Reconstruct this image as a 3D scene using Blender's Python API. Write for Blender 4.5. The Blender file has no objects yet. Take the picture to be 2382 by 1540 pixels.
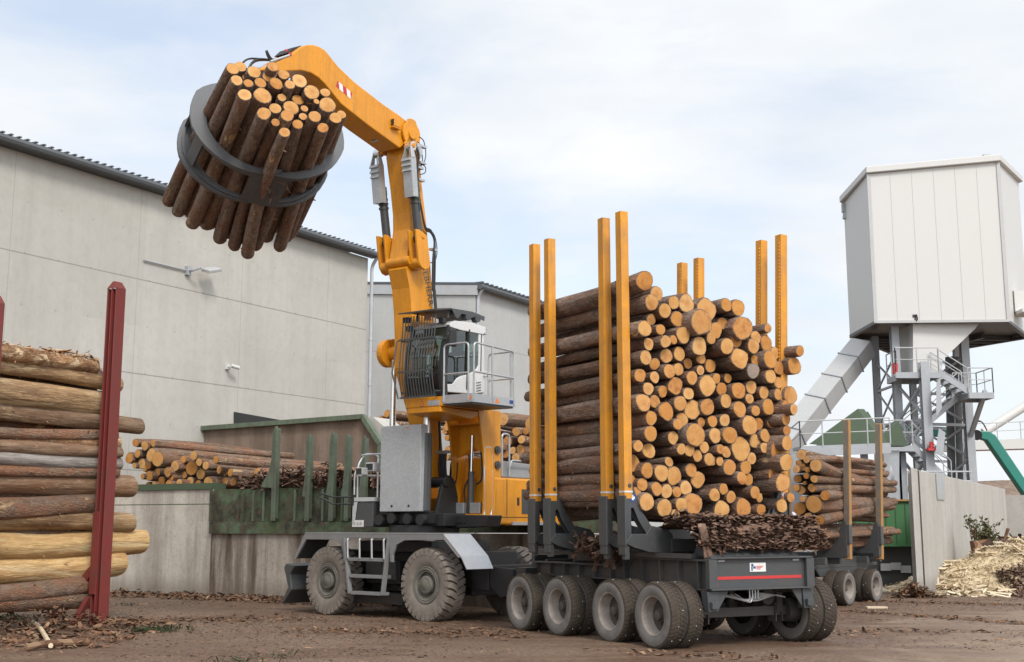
import bpy, bmesh, math, random
from mathutils import Vector as V, Matrix, noise as mnoise

random.seed(7)
S = bpy.context.scene
COL = S.collection
R = math.radians

# ------------------------------------------------------------------ camera
FPX, CX, CY, EYE = 3000.0, 1191.0, 690.0, 1.95          # focal length and principal point in units of a 2382 px wide frame
PITCH = math.atan((1225 - 690) / FPX)
cd = bpy.data.cameras.new('camera')
cam = bpy.data.objects.new('camera', cd)
COL.objects.link(cam)
cam.location = (0, 0, EYE)
cam.rotation_euler = (math.pi / 2 + PITCH, 0, 0)
cd.sensor_width = 36
cd.lens = FPX / 2382 * 36
cd.shift_y = -80 / 2382
cd.clip_end = 3000
S.camera = cam
S.view_settings.view_transform = 'Standard'
S.view_settings.look = 'None'
S.view_settings.gamma = 1
S.view_settings.exposure = 1.06

# ------------------------------------------------------------------ light: bright overcast, veiled sun behind the camera to the right
SUN_EL, SUN_AZ = R(44), R(156)                # azimuth clockwise from +Y
to_sun = V((math.sin(SUN_AZ) * math.cos(SUN_EL), math.cos(SUN_AZ) * math.cos(SUN_EL), math.sin(SUN_EL)))
sd = bpy.data.lights.new('sun', 'SUN')
sd.energy = 1.2
sd.angle = R(16)
sd.color = (1.0, 0.955, 0.89)
so = bpy.data.objects.new('sun', sd)
COL.objects.link(so)
so.rotation_euler = to_sun.to_track_quat('Z', 'Y').to_euler()
so.location = (20, -20, 40)

W = bpy.data.worlds.new('World')
S.world = W
W.use_nodes = True
wt = W.node_tree
wt.nodes.clear()
def wn(t, **k):
    n = wt.nodes.new(t)
    for a, b in k.items(): setattr(n, a, b)
    return n
sky = wn('ShaderNodeTexSky', sky_type='NISHITA', sun_disc=False, sun_elevation=SUN_EL, sun_rotation=SUN_AZ)
sky.air_density = 1.0; sky.dust_density = 2.0; sky.ozone_density = 1.0
tc = wn('ShaderNodeTexCoord')
mp = wn('ShaderNodeMapping'); mp.inputs['Scale'].default_value = (1.0, 1.0, 3.0); mp.inputs['Location'].default_value = (0.35, 0.2, 0.1)
n1 = wn('ShaderNodeTexNoise'); n1.inputs['Scale'].default_value = 2.3; n1.inputs['Detail'].default_value = 7; n1.inputs['Roughness'].default_value = 0.55; n1.inputs['Distortion'].default_value = 0.35
rp = wn('ShaderNodeValToRGB')
rp.color_ramp.elements[0].position = 0.38; rp.color_ramp.elements[0].color = (0.56, 0.56, 0.56, 1)
rp.color_ramp.elements[1].position = 0.55; rp.color_ramp.elements[1].color = (1, 1, 1, 1)
n2 = wn('ShaderNodeTexNoise'); n2.inputs['Scale'].default_value = 5.0; n2.inputs['Detail'].default_value = 6
rp2 = wn('ShaderNodeValToRGB')
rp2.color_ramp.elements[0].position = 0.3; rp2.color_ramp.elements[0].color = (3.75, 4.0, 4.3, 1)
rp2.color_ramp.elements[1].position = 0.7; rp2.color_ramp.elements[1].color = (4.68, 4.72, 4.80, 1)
mx = wn('ShaderNodeMix', data_type='RGBA')
bg = wn('ShaderNodeBackground'); bg.inputs['Strength'].default_value = 0.105
wo = wn('ShaderNodeOutputWorld')
L = wt.links.new
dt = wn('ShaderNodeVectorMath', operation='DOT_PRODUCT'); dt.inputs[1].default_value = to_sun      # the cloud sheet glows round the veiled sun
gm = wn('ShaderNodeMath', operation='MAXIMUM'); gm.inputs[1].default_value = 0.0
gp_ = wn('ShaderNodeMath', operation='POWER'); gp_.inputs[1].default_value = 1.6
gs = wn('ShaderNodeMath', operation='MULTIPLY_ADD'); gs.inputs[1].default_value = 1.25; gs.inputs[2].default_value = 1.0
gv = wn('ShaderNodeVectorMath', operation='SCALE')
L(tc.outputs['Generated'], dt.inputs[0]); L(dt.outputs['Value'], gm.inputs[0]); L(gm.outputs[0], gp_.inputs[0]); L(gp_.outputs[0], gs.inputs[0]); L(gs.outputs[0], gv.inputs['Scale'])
L(tc.outputs['Generated'], mp.inputs['Vector']); L(mp.outputs[0], n1.inputs['Vector']); L(mp.outputs[0], n2.inputs['Vector'])
L(n1.outputs['Fac'], rp.inputs[0]); L(n2.outputs['Fac'], rp2.inputs[0])
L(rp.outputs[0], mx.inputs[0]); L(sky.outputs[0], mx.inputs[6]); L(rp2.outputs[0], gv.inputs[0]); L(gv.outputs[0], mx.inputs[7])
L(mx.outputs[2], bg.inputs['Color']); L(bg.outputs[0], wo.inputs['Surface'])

# ------------------------------------------------------------------ pixel -> point helpers (survey of the photograph: a ray met with a real plane)
cP, sP = math.cos(PITCH), math.sin(PITCH)
EYEV = V((0, 0, EYE))
def ray(x, y):
    u = (x - CX) / FPX; v = (y - CY) / FPX
    return V((u, cP + v * sP, sP - v * cP))
def gz(x, y, z=0.0):
    d = ray(x, y); return EYEV + d * ((z - EYE) / d.z)
def at(x, y, Y):
    d = ray(x, y); return EYEV + d * (Y / d.y)
def onp(x, y, p, n):
    d = ray(x, y); return EYEV + d * ((V(p) - EYEV).dot(V(n)) / d.dot(V(n)))
def T(x0, y0, sc, pts):
    return [((x0 + a / sc) * .93047, (y0 + b / sc) * .93047) for a, b in pts]

# ------------------------------------------------------------------ mesh builder
Z = V((0, 0, 1))
def perp(d):
    d = d.normalized()
    a = d.cross(Z)
    if a.length < 1e-3: a = V((1, 0, 0))
    a.normalize()
    return a, d.cross(a).normalized() * -1
class MB:
    def __init__(s): s.v = []; s.f = []; s.m = []
    def add(s, vs, fs, m=0):
        o = len(s.v); s.v += [V(p) for p in vs]
        for f in fs: s.f.append([i + o for i in f]); s.m.append(m)
        return s
    def box(s, c, X, Y, Zz, m=0):            # centre and three half-extent vectors
        c = V(c); X = V(X); Y = V(Y); Zz = V(Zz)
        p = [c + X * i + Y * j + Zz * k for k in (-1, 1) for j in (-1, 1) for i in (-1, 1)]
        return s.add(p, [(0, 2, 3, 1), (4, 5, 7, 6), (0, 1, 5, 4), (2, 6, 7, 3), (0, 4, 6, 2), (1, 3, 7, 5)], m)
    def bar(s, p, q, w, h, up=Z, m=0):       # rectangular bar p->q, width w, height h
        p = V(p); q = V(q); d = (q - p)
        a = d.cross(up)
        if a.length < 1e-4: a = d.cross(V((1, 0, 0)))
        a.normalize(); b = a.cross(d).normalized()
        return s.box((p + q) / 2, d / 2, a * w / 2, b * h / 2, m)
    def prism(s, poly, t, m=0):              # poly of 3-D points, extruded by vector t
        n = len(poly); t = V(t)
        p = [V(q) for q in poly]; p += [q + t for q in p]
        fs = [list(range(n))[::-1], list(range(n, 2 * n))] + [(i, (i + 1) % n, n + (i + 1) % n, n + i) for i in range(n)]
        return s.add(p, fs, m)
    def loft(s, A, B, m=0):                  # two matching polygons joined, capped
        n = len(A)
        return s.add(list(A) + list(B), [list(range(n))[::-1], list(range(n, 2 * n))] + [(i, (i + 1) % n, n + (i + 1) % n, n + i) for i in range(n)], m)
    def cyl(s, p, q, r, r2=None, n=12, m=0, cap=True):
        p = V(p); q = V(q); r2 = r if r2 is None else r2
        a, b = perp(q - p); o = []
        for c, rr in ((p, r), (q, r2)):
            o += [c + (a * math.cos(2 * math.pi * i / n) + b * math.sin(2 * math.pi * i / n)) * rr for i in range(n)]
        fs = [(i, (i + 1) % n, n + (i + 1) % n, n + i) for i in range(n)]
        if cap: fs += [list(range(n))[::-1], list(range(n, 2 * n))]
        return s.add(o, fs, m)
    def tube(s, pts, r, n=6, m=0):
        pts = [V(p) for p in pts]; o = []; k = len(pts); a = None
        for i, p in enumerate(pts):
            d = (pts[min(i + 1, k - 1)] - pts[max(i - 1, 0)]).normalized()
            if a is None: a, _ = perp(d)
            a = (a - d * a.dot(d)).normalized(); b = d.cross(a)
            o += [p + (a * math.cos(2 * math.pi * j / n) + b * math.sin(2 * math.pi * j / n)) * r for j in range(n)]
        fs = [(i * n + j, i * n + (j + 1) % n, (i + 1) * n + (j + 1) % n, (i + 1) * n + j) for i in range(k - 1) for j in range(n)]
        fs += [list(range(n))[::-1], list(range((k - 1) * n, k * n))]
        return s.add(o, fs, m)
    def lathe(s, c, ax, prof, n=32, m=0):    # prof: (distance along axis, radius)
        c = V(c); ax = V(ax).normalized(); a, b = perp(ax); o = []
        for t, r in prof:
            o += [c + ax * t + (a * math.cos(2 * math.pi * i / n) + b * math.sin(2 * math.pi * i / n)) * r for i in range(n)]
        k = len(prof)
        fs = [(j * n + i, j * n + (i + 1) % n, (j + 1) * n + (i + 1) % n, (j + 1) * n + i) for j in range(k - 1) for i in range(n)]
        return s.add(o, fs, m)
def curve(pts, k=4):                          # Catmull-Rom through points
    pts = [V(p) for p in pts]; o = []
    for i in range(len(pts) - 1):
        p0 = pts[max(i - 1, 0)]; p1 = pts[i]; p2 = pts[i + 1]; p3 = pts[min(i + 2, len(pts) - 1)]
        for j in range(k):
            t = j / k
            o.append(0.5 * ((2 * p1) + (p2 - p0) * t + (2 * p0 - 5 * p1 + 4 * p2 - p3) * t * t + (3 * p1 - p0 - 3 * p2 + p3) * t ** 3))
    return o + [pts[-1]]
def fillet(pts, r=.08, k=4):                  # round the inner corners of a polyline
    pts = [V(p) for p in pts]; o = [pts[0]]
    for i in range(1, len(pts) - 1):
        a = (pts[i - 1] - pts[i]); b = (pts[i + 1] - pts[i]); rr = min(r, a.length * .45, b.length * .45)
        p = pts[i] + a.normalized() * rr; q = pts[i] + b.normalized() * rr
        for j in range(k + 1):
            t = j / k; o.append(p * (1 - t) ** 2 + pts[i] * 2 * t * (1 - t) + q * t * t)
    return o + [pts[-1]]

ORI = {}
def tag(o, label=None, cat=None, group=None, kind=None):
    if label: o['label'] = label
    if cat: o['category'] = cat
    if group: o['group'] = group
    if kind: o['kind'] = kind
    return o
def thing(name, label, cat, loc, group=None):
    o = bpy.data.objects.new(name, None); COL.objects.link(o)
    o.empty_display_size = .3
    o.location = V(loc); ORI[o.name] = V(loc)
    return tag(o, label, cat, group)
def obj(name, mb, mats, parent=None, label=None, cat=None, group=None, kind=None, smooth=False, bevel=0, origin=None, sharp=40):
    if origin is None:
        xs = [p.x for p in mb.v]; ys = [p.y for p in mb.v]; zs = [p.z for p in mb.v]
        origin = V(((min(xs) + max(xs)) / 2, (min(ys) + max(ys)) / 2, min(zs)))
    origin = V(origin)
    me = bpy.data.meshes.new(name)
    me.from_pydata([tuple(p - origin) for p in mb.v], [], mb.f)
    if not isinstance(mats, (list, tuple)): mats = [mats]
    for mt in mats: me.materials.append(mt)
    if len(mats) > 1: me.polygons.foreach_set('material_index', mb.m)
    bm = bmesh.new(); bm.from_mesh(me); bmesh.ops.recalc_face_normals(bm, faces=bm.faces); bm.to_mesh(me); bm.free()
    if smooth:
        me.polygons.foreach_set('use_smooth', [True] * len(me.polygons))
        me.set_sharp_from_angle(angle=R(sharp))
    o = bpy.data.objects.new(name, me); COL.objects.link(o)
    if parent is not None:
        o.parent = parent; o.location = origin - ORI[parent.name]
    else: o.location = origin
    ORI[o.name] = origin
    if bevel:
        bv = o.modifiers.new('bevel', 'BEVEL'); bv.width = bevel; bv.segments = 2; bv.limit_method = 'ANGLE'; bv.angle_limit = R(35); bv.harden_normals = False
    return tag(o, label, cat, group, kind)
def text(name, body, size, O, X, Y, mat, parent, depth=.006):      # flat lettering standing on a surface: O = lower left, X reading direction, Y up
    cu = bpy.data.curves.new(name, 'FONT'); cu.body = body; cu.size = size; cu.extrude = depth
    cu.offset = size * .012
    to = bpy.data.objects.new(name, cu); COL.objects.link(to)
    me = bpy.data.meshes.new_from_object(to.evaluated_get(bpy.context.evaluated_depsgraph_get()))
    bpy.data.objects.remove(to); bpy.data.curves.remove(cu)
    X = V(X).normalized(); Y = V(Y).normalized(); N = X.cross(Y)
    mb = MB(); mb.v = [V(O) + X * v.co.x + Y * v.co.y + N * v.co.z for v in me.vertices]
    mb.f = [list(p.vertices) for p in me.polygons]; mb.m = [0] * len(mb.f)
    bpy.data.meshes.remove(me)
    return obj(name, mb, mat, parent)
# ------------------------------------------------------------------ materials
class NT:
    def __init__(s, name):
        s.m = bpy.data.materials.new(name); s.m.use_nodes = True; s.t = s.m.node_tree
        s.b = s.t.nodes['Principled BSDF']; s.l = s.t.links.new
        s._tc = None
    def n(s, t, **k):
        q = s.t.nodes.new(t)
        for a, b in k.items(): setattr(q, a, b)
        return q
    def set(s, i, v):
        if isinstance(v, bpy.types.NodeSocket): s.l(v, i)
        elif isinstance(v, (tuple, list)) and len(v) == 3 and i.type == 'RGBA': i.default_value = (*v, 1)
        else: i.default_value = v
    def co(s, w='Object', scale=None, loc=None, rot=None):
        if s._tc is None: s._tc = s.n('ShaderNodeTexCoord'); s._ge = s.n('ShaderNodeNewGeometry'); s._oi = s.n('ShaderNodeObjectInfo')
        v = s._ge.outputs['Position'] if w == 'World' else s._tc.outputs[w]
        if scale or loc or rot:
            mpn = s.n('ShaderNodeMapping'); s.l(v, mpn.inputs[0])
            if scale: mpn.inputs['Scale'].default_value = scale
            if loc: mpn.inputs['Location'].default_value = loc
            if rot: mpn.inputs['Rotation'].default_value = rot
            v = mpn.outputs[0]
        return v
    def rnd(s): s.co(); return s._oi.outputs['Random']
    def shift(s, v, amt=40.0):               # decorrelate copies
        c = s.n('ShaderNodeCombineXYZ'); r = s.math('MULTIPLY', s.rnd(), amt)
        for i in range(3): s.l(r, c.inputs[i])
        a = s.n('ShaderNodeVectorMath', operation='ADD'); s.l(v, a.inputs[0]); s.l(c.outputs[0], a.inputs[1]); return a.outputs[0]
    def noise(s, v, scale, detail=4, rough=.55, dist=0, out='Fac'):
        q = s.n('ShaderNodeTexNoise'); s.l(v, q.inputs['Vector']); q.inputs['Scale'].default_value = scale; q.inputs['Detail'].default_value = detail
        q.inputs['Roughness'].default_value = rough; q.inputs['Distortion'].default_value = dist; return q.outputs[out]
    def voro(s, v, scale, feature='F1', out='Distance', rand=1):
        q = s.n('ShaderNodeTexVoronoi', feature=feature); s.l(v, q.inputs['Vector']); q.inputs['Scale'].default_value = scale; q.inputs['Randomness'].default_value = rand; return q.outputs[out]
    def ramp(s, f, stops, interp='LINEAR'):
        q = s.n('ShaderNodeValToRGB'); e = q.color_ramp.elements; q.color_ramp.interpolation = interp
        while len(e) < len(stops): e.new(.5)
        for i, (p, c) in enumerate(stops):
            e[i].position = p
            e[i].color = (c, c, c, 1) if not isinstance(c, (tuple, list)) else (*c, 1)
        s.l(f, q.inputs[0]); return q.outputs[0]
    def mix(s, f, a, b, mode='MIX'):
        q = s.n('ShaderNodeMix', data_type='RGBA', blend_type=mode); s.set(q.inputs[0], f); s.set(q.inputs[6], a); s.set(q.inputs[7], b); return q.outputs[2]
    def math(s, op, a, b=0.0, clamp=False):
        q = s.n('ShaderNodeMath', operation=op, use_clamp=clamp); s.set(q.inputs[0], a); s.set(q.inputs[1], b); return q.outputs[0]
    def sep(s, v):
        q = s.n('ShaderNodeSeparateXYZ'); s.l(v, q.inputs[0]); return q.outputs
    def bump(s, h, st=.3, d=.02):
        q = s.n('ShaderNodeBump'); s.l(h, q.inputs['Height']); q.inputs['Strength'].default_value = st; q.inputs['Distance'].default_value = d
        s.l(q.outputs[0], s.b.inputs['Normal']); return q
    def out(s, col, rough=.6, metal=0.0, spec=None):
        s.set(s.b.inputs['Base Color'], col); s.set(s.b.inputs['Roughness'], rough); s.set(s.b.inputs['Metallic'], metal)
        if spec is not None: s.b.inputs['Specular IOR Level'].default_value = spec
        return s.m
def paint(name, col, dirt=(.09, .07, .05), amount=.35, rough=.38, metal=0, scale=1.6, spec=.5, var=.88, streak=.0):
    q = NT(name); v = q.co('World')
    n = q.noise(v, scale, 6, .62); n2 = q.noise(v, 14, 5, .6)
    f = q.math('MULTIPLY', q.ramp(n, [(.42, 0.), (.75, 1.)]), q.ramp(n2, [(.3, .3), (.7, 1.)]))
    f = q.math('MULTIPLY', f, amount)
    dark = tuple(c * var for c in col)
    c = q.mix(q.ramp(n2, [(.35, 0.), (.65, 1.)]), dark, col)
    c = q.mix(f, c, dirt)
    if streak:
        sn = q.noise(q.co('World', scale=(9, 9, .55)), 1.0, 5, .7)
        c = q.mix(q.math('MULTIPLY', q.ramp(sn, [(.5, 0.), (.72, 1.)]), streak), c, dirt)
        sc_ = q.noise(q.co('World', scale=(3, 3, 14)), 2.0, 3, .8)
        c = q.mix(q.math('MULTIPLY', q.ramp(sc_, [(.64, 0.), (.68, 1.)]), streak * .6), c, tuple(x * .55 for x in col))
    rr = q.math('ADD', q.math('MULTIPLY', n2, .22), rough - .1)
    q.bump(n2, .04, .01)
    return q.out(c, rr, metal, spec)
M = {}
M['yellow'] = paint('yellow_paint', (.68, .27, .008), (.24, .115, .03), .4, .38, streak=.42)
M['stake'] = paint('stake_yellow', (.66, .275, .016), (.23, .13, .065), .75, .5, scale=2.6, streak=.55)
M['dark'] = paint('dark_grey_paint', (.056, .060, .063), (.075, .06, .048), .65, .42)
M['frame'] = paint('dusty_trailer_paint', (.055, .053, .051), (.105, .078, .06), .95, .6, scale=1.1)
M['black'] = paint('black_steel', (.020, .020, .021), (.05, .04, .03), .5, .5)
M['grey'] = paint('grey_paint', (.205, .21, .212), (.15, .12, .092), .75, .5)
M['lgrey'] = paint('light_grey_paint', (.42, .43, .435), (.25, .2, .16), .4, .5)
M['white'] = paint('white_paint', (.60, .60, .585), (.35, .3, .25), .25, .35)
M['alu'] = paint('aluminium', (.50, .51, .52), (.2, .17, .14), .35, .38, .6)
M['chrome'] = paint('chrome_rod', (.72, .72, .72), (.5, .5, .5), .1, .18, .95)
M['steelgrey'] = paint('grapple_steel', (.088, .092, .098), (.06, .05, .042), .6, .5)
M['red'] = paint('red_oxide_paint', (.185, .030, .025), (.09, .045, .035), .7, .55, scale=2.5, streak=.5)
M['signred'] = paint('sign_red', (.52, .03, .03), (.2, .05, .04), .3, .5)
M['teal'] = paint('teal_paint', (.015, .21, .16), (.03, .12, .09), .4, .4)
M['green'] = paint('green_container_paint', (.045, .155, .055), (.06, .09, .05), .4, .5)
M['olive'] = paint('green_sheet_paint', (.055, .085, .045), (.05, .06, .04), .5, .5)
M['orange'] = paint('orange_lamp', (.8, .2, .02), (.4, .1, .02), .1, .3)
M['rubber'] = paint('black_rubber', (.016, .016, .017), (.03, .027, .024), .4, .55)
M['sticker'] = paint('sticker_white', (.72, .72, .7), (.5, .48, .44), .2, .45)
M['blue'] = paint('sticker_blue', (.02, .06, .22), (.03, .06, .15), .2, .45)
M['lettergrey'] = paint('letter_grey', (.10, .095, .085), (.14, .11, .08), .3, .5)
M['roofgrey'] = paint('roof_edge_grey', (.085, .092, .098), (.05, .05, .05), .4, .5)
M['panel'] = paint('tower_panel', (.53, .522, .50), (.48, .48, .43), .15, .45, scale=.3, var=.975)
M['steel'] = paint('galvanised_beam', (.35, .365, .385), (.17, .17, .17), .4, .5)
M['wornstake'] = paint('worn_stake', (.38, .19, .05), (.16, .11, .07), 1.0, .7, scale=6)
M['wornface'] = paint('bare_stake_face', (.13, .11, .09), (.30, .20, .08), .5, .75, scale=4)

def galv():
    q = NT('galvanised_sheet'); v = q.co('World')
    w = q.noise(v, 7, 3, .5, 0, 'Color')
    c1 = q.voro(v, 26, 'F1', 'Color'); g = q.sep(c1)[0]
    n = q.noise(v, 2, 4)
    base = q.mix(q.ramp(g, [(.2, 0.), (.9, 1.)]), (.385, .405, .418), (.445, .462, .472))
    c = q.mix(q.math('MULTIPLY', q.ramp(n, [(.45, 0.), (.8, 1.)]), .4), base, (.30, .30, .30))
    return q.out(c, .48, .35)
M['galv'] = galv()

def tyre(name, side, tread):
    q = NT(name); v = q.co('World'); n = q.noise(v, 6, 5); n2 = q.noise(v, 45, 4)
    c = q.mix(q.ramp(n, [(.35, 0.), (.7, 1.)]), side, tread)
    c = q.mix(q.math('MULTIPLY', n2, .5), c, (.05, .045, .04))
    q.bump(n2, .15, .01)
    return q.out(c, .9, 0, .2)
M['tyre'] = tyre('truck_tyre_sidewall', (.215, .20, .185), (.155, .145, .132))
M['tread'] = tyre('truck_tyre_tread', (.075, .058, .042), (.05, .04, .032))
M['bigtyre'] = tyre('solid_tyre_dust', (.27, .232, .198), (.19, .162, .137))
M['rim'] = tyre('rim_dust', (.40, .35, .31), (.28, .24, .205))
M['rimdark'] = tyre('shaded_rim_disc_dust', (.085, .075, .065), (.12, .10, .085))  # dusty disc, darkened to paint the shade deep in the rim dish
M['hub'] = tyre('hub_dust', (.14, .14, .12), (.20, .18, .15))

def bark(name, dirv, a, b, c2, strip, samt, st=.38, soft=.05, crack=.45):
    q = NT(name); v = q.shift(q.co('Object')); r = q.rnd(); dirv = V(dirv).normalized()
    dt = q.n('ShaderNodeVectorMath', operation='DOT_PRODUCT'); q.l(v, dt.inputs[0]); dt.inputs[1].default_value = dirv
    sc = q.n('ShaderNodeVectorMath', operation='SCALE'); sc.inputs[0].default_value = dirv * (1 - st); q.l(dt.outputs['Value'], sc.inputs['Scale'])
    sb = q.n('ShaderNodeVectorMath', operation='SUBTRACT'); q.l(v, sb.inputs[0]); q.l(sc.outputs[0], sb.inputs[1]); v = sb.outputs[0]
    n = q.noise(v, 3.0, 6, .62, .4); n2 = q.noise(v, 11, 7, .7); ed = q.voro(q.co('Object', None) if False else v, 19, 'DISTANCE_TO_EDGE'); n5 = q.noise(v, 30, 4, .7)
    col = q.mix(q.ramp(n2, [(.36, 0.), (.62, 1.)]), a, b)
    col = q.mix(q.math('MULTIPLY', q.ramp(n, [(.45, 0.), (.62, 1.)]), .85), col, c2)
    col = q.mix(q.math('MULTIPLY', q.ramp(ed, [(0., 1.), (.10, 0.)]), crack), col, tuple(x * .4 for x in a))
    col = q.mix(q.math('MULTIPLY', q.ramp(n5, [(.55, 0.), (.7, 1.)]), .5), col, tuple(min(1, x * 1.7) for x in b))
    col = q.mix(q.math('MULTIPLY', r, .6), col, q.mix(.5, col, tuple(x * .5 for x in a)))
    n4 = q.noise(v, 3.4, 8, .68, .8)
    sp = q.ramp(n4, [(samt, 0.), (samt + soft, 1.)])
    col = q.mix(sp, col, q.mix(n2, strip, tuple(x * .6 for x in strip)))
    h = q.math('ADD', n2, q.math('MULTIPLY', q.ramp(ed, [(0., 0.), (.2, 1.)]), crack * .7))
    h = q.math('SUBTRACT', h, q.math('MULTIPLY', sp, .3))
    q.bump(h, 1.0, .05)
    return q.out(col, .88, 0, .25)
BKD = {
 'bark': ((.145, .10, .076), (.33, .25, .20), (.25, .13, .08), (.66, .45, .25), .605, .38, .05, .26),
 'barkdark': ((.115, .076, .056), (.25, .18, .135), (.22, .105, .062), (.56, .36, .19), .64, .38, .05, .26),
 'barkgrey': ((.125, .082, .056), (.27, .19, .138), (.28, .128, .07), (.62, .42, .23), .60, .38, .05, .26),
 'peeled': ((.26, .155, .078), (.50, .335, .18), (.15, .085, .048), (.72, .54, .32), .53, .14, .10, .0),
 'peeledlight': ((.46, .285, .12), (.66, .45, .215), (.34, .18, .075), (.76, .58, .33), .54, .13, .12, .0),
 'peeledgrey': ((.17, .108, .07), (.36, .25, .165), (.24, .125, .065), (.58, .42, .25), .56, .14, .10, .05),
 'weather': ((.22, .195, .175), (.40, .365, .335), (.19, .155, .125), (.48, .42, .34), .62, .13, .12, .0),
 'shred': ((.34, .16, .07), (.66, .43, .24), (.14, .07, .035), (.74, .54, .34), .52, .5, .05, .25)}
_BK = {}
def BK(kind, d):
    k = (kind, tuple(round(x, 2) for x in d))
    if k not in _BK: _BK[k] = bark(kind + '_wood', d, *BKD[kind])
    return _BK[k]
def cut(name, a, b, edge):
    q = NT(name); v = q.co('Object'); r = q.rnd(); vs = q.shift(v)
    ln = q.n('ShaderNodeVectorMath', operation='LENGTH'); q.l(v, ln.inputs[0]); d = ln.outputs['Value']
    nn = q.noise(vs, 6, 3)
    d2 = q.math('ADD', d, q.math('MULTIPLY', nn, .05))
    rings = q.math('SINE', q.math('MULTIPLY', d2, 190.0))
    r2 = q.math('FRACT', q.math('MULTIPLY', r, 7.31)); r3 = q.math('FRACT', q.math('MULTIPLY', r, 23.7))
    n = q.noise(vs, 5, 5, .65); n2 = q.noise(vs, 45, 4, .7)
    c = q.mix(q.ramp(n, [(.36, 0.), (.62, 1.)]), a, b)
    c = q.mix(q.math('MULTIPLY', q.ramp(r2, [(.4, 0.), (1., 1.)]), .55), c, (.64, .41, .19))
    c = q.mix(q.math('MULTIPLY', q.ramp(r3, [(.55, 0.), (1., 1.)]), .75), c, (.44, .175, .042))
    c = q.mix(q.math('MULTIPLY', q.ramp(rings, [(.1, 0.), (.95, 1.)]), .30), c, tuple(x * .55 for x in a))
    c = q.mix(q.math('MULTIPLY', q.ramp(n2, [(.5, 0.), (.75, 1.)]), .3), c, tuple(x * .5 for x in a))
    heart = q.ramp(d2, [(.035, 1.), (.11, 0.)])
    c = q.mix(q.math('MULTIPLY', heart, q.math('MULTIPLY', r2, .75)), c, (.42, .17, .05))
    stain = q.ramp(q.noise(vs, 3.6, 5, .62, 1.4), [(.53, 0.), (.66, 1.)])
    c = q.mix(q.math('MULTIPLY', stain, q.math('MULTIPLY', r3, .95)), c, edge)
    ck = q.ramp(q.noise(q.shift(q.co('Object', scale=(7, 7, 7))), 1.0, 2, .5, 2.5), [(.482, 0.), (.5, 1.), (.518, 0.)])
    c = q.mix(q.math('MULTIPLY', ck, q.math('MULTIPLY', r3, .75)), c, (.20, .085, .03))
    q.bump(q.math('ADD', n2, q.math('MULTIPLY', rings, .12)), .35, .01)
    return q.out(c, .8, 0, .2)
M['cut'] = cut('sawn_wood', (.46, .225, .068), (.57, .32, .118), (.30, .115, .035))
M['cutdark'] = cut('weathered_sawn_wood', (.24, .20, .17), (.32, .27, .22), (.18, .14, .11))
M['cutold'] = cut('sawn_wood_orange', (.44, .195, .048), (.51, .25, .072), (.28, .10, .025))

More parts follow.
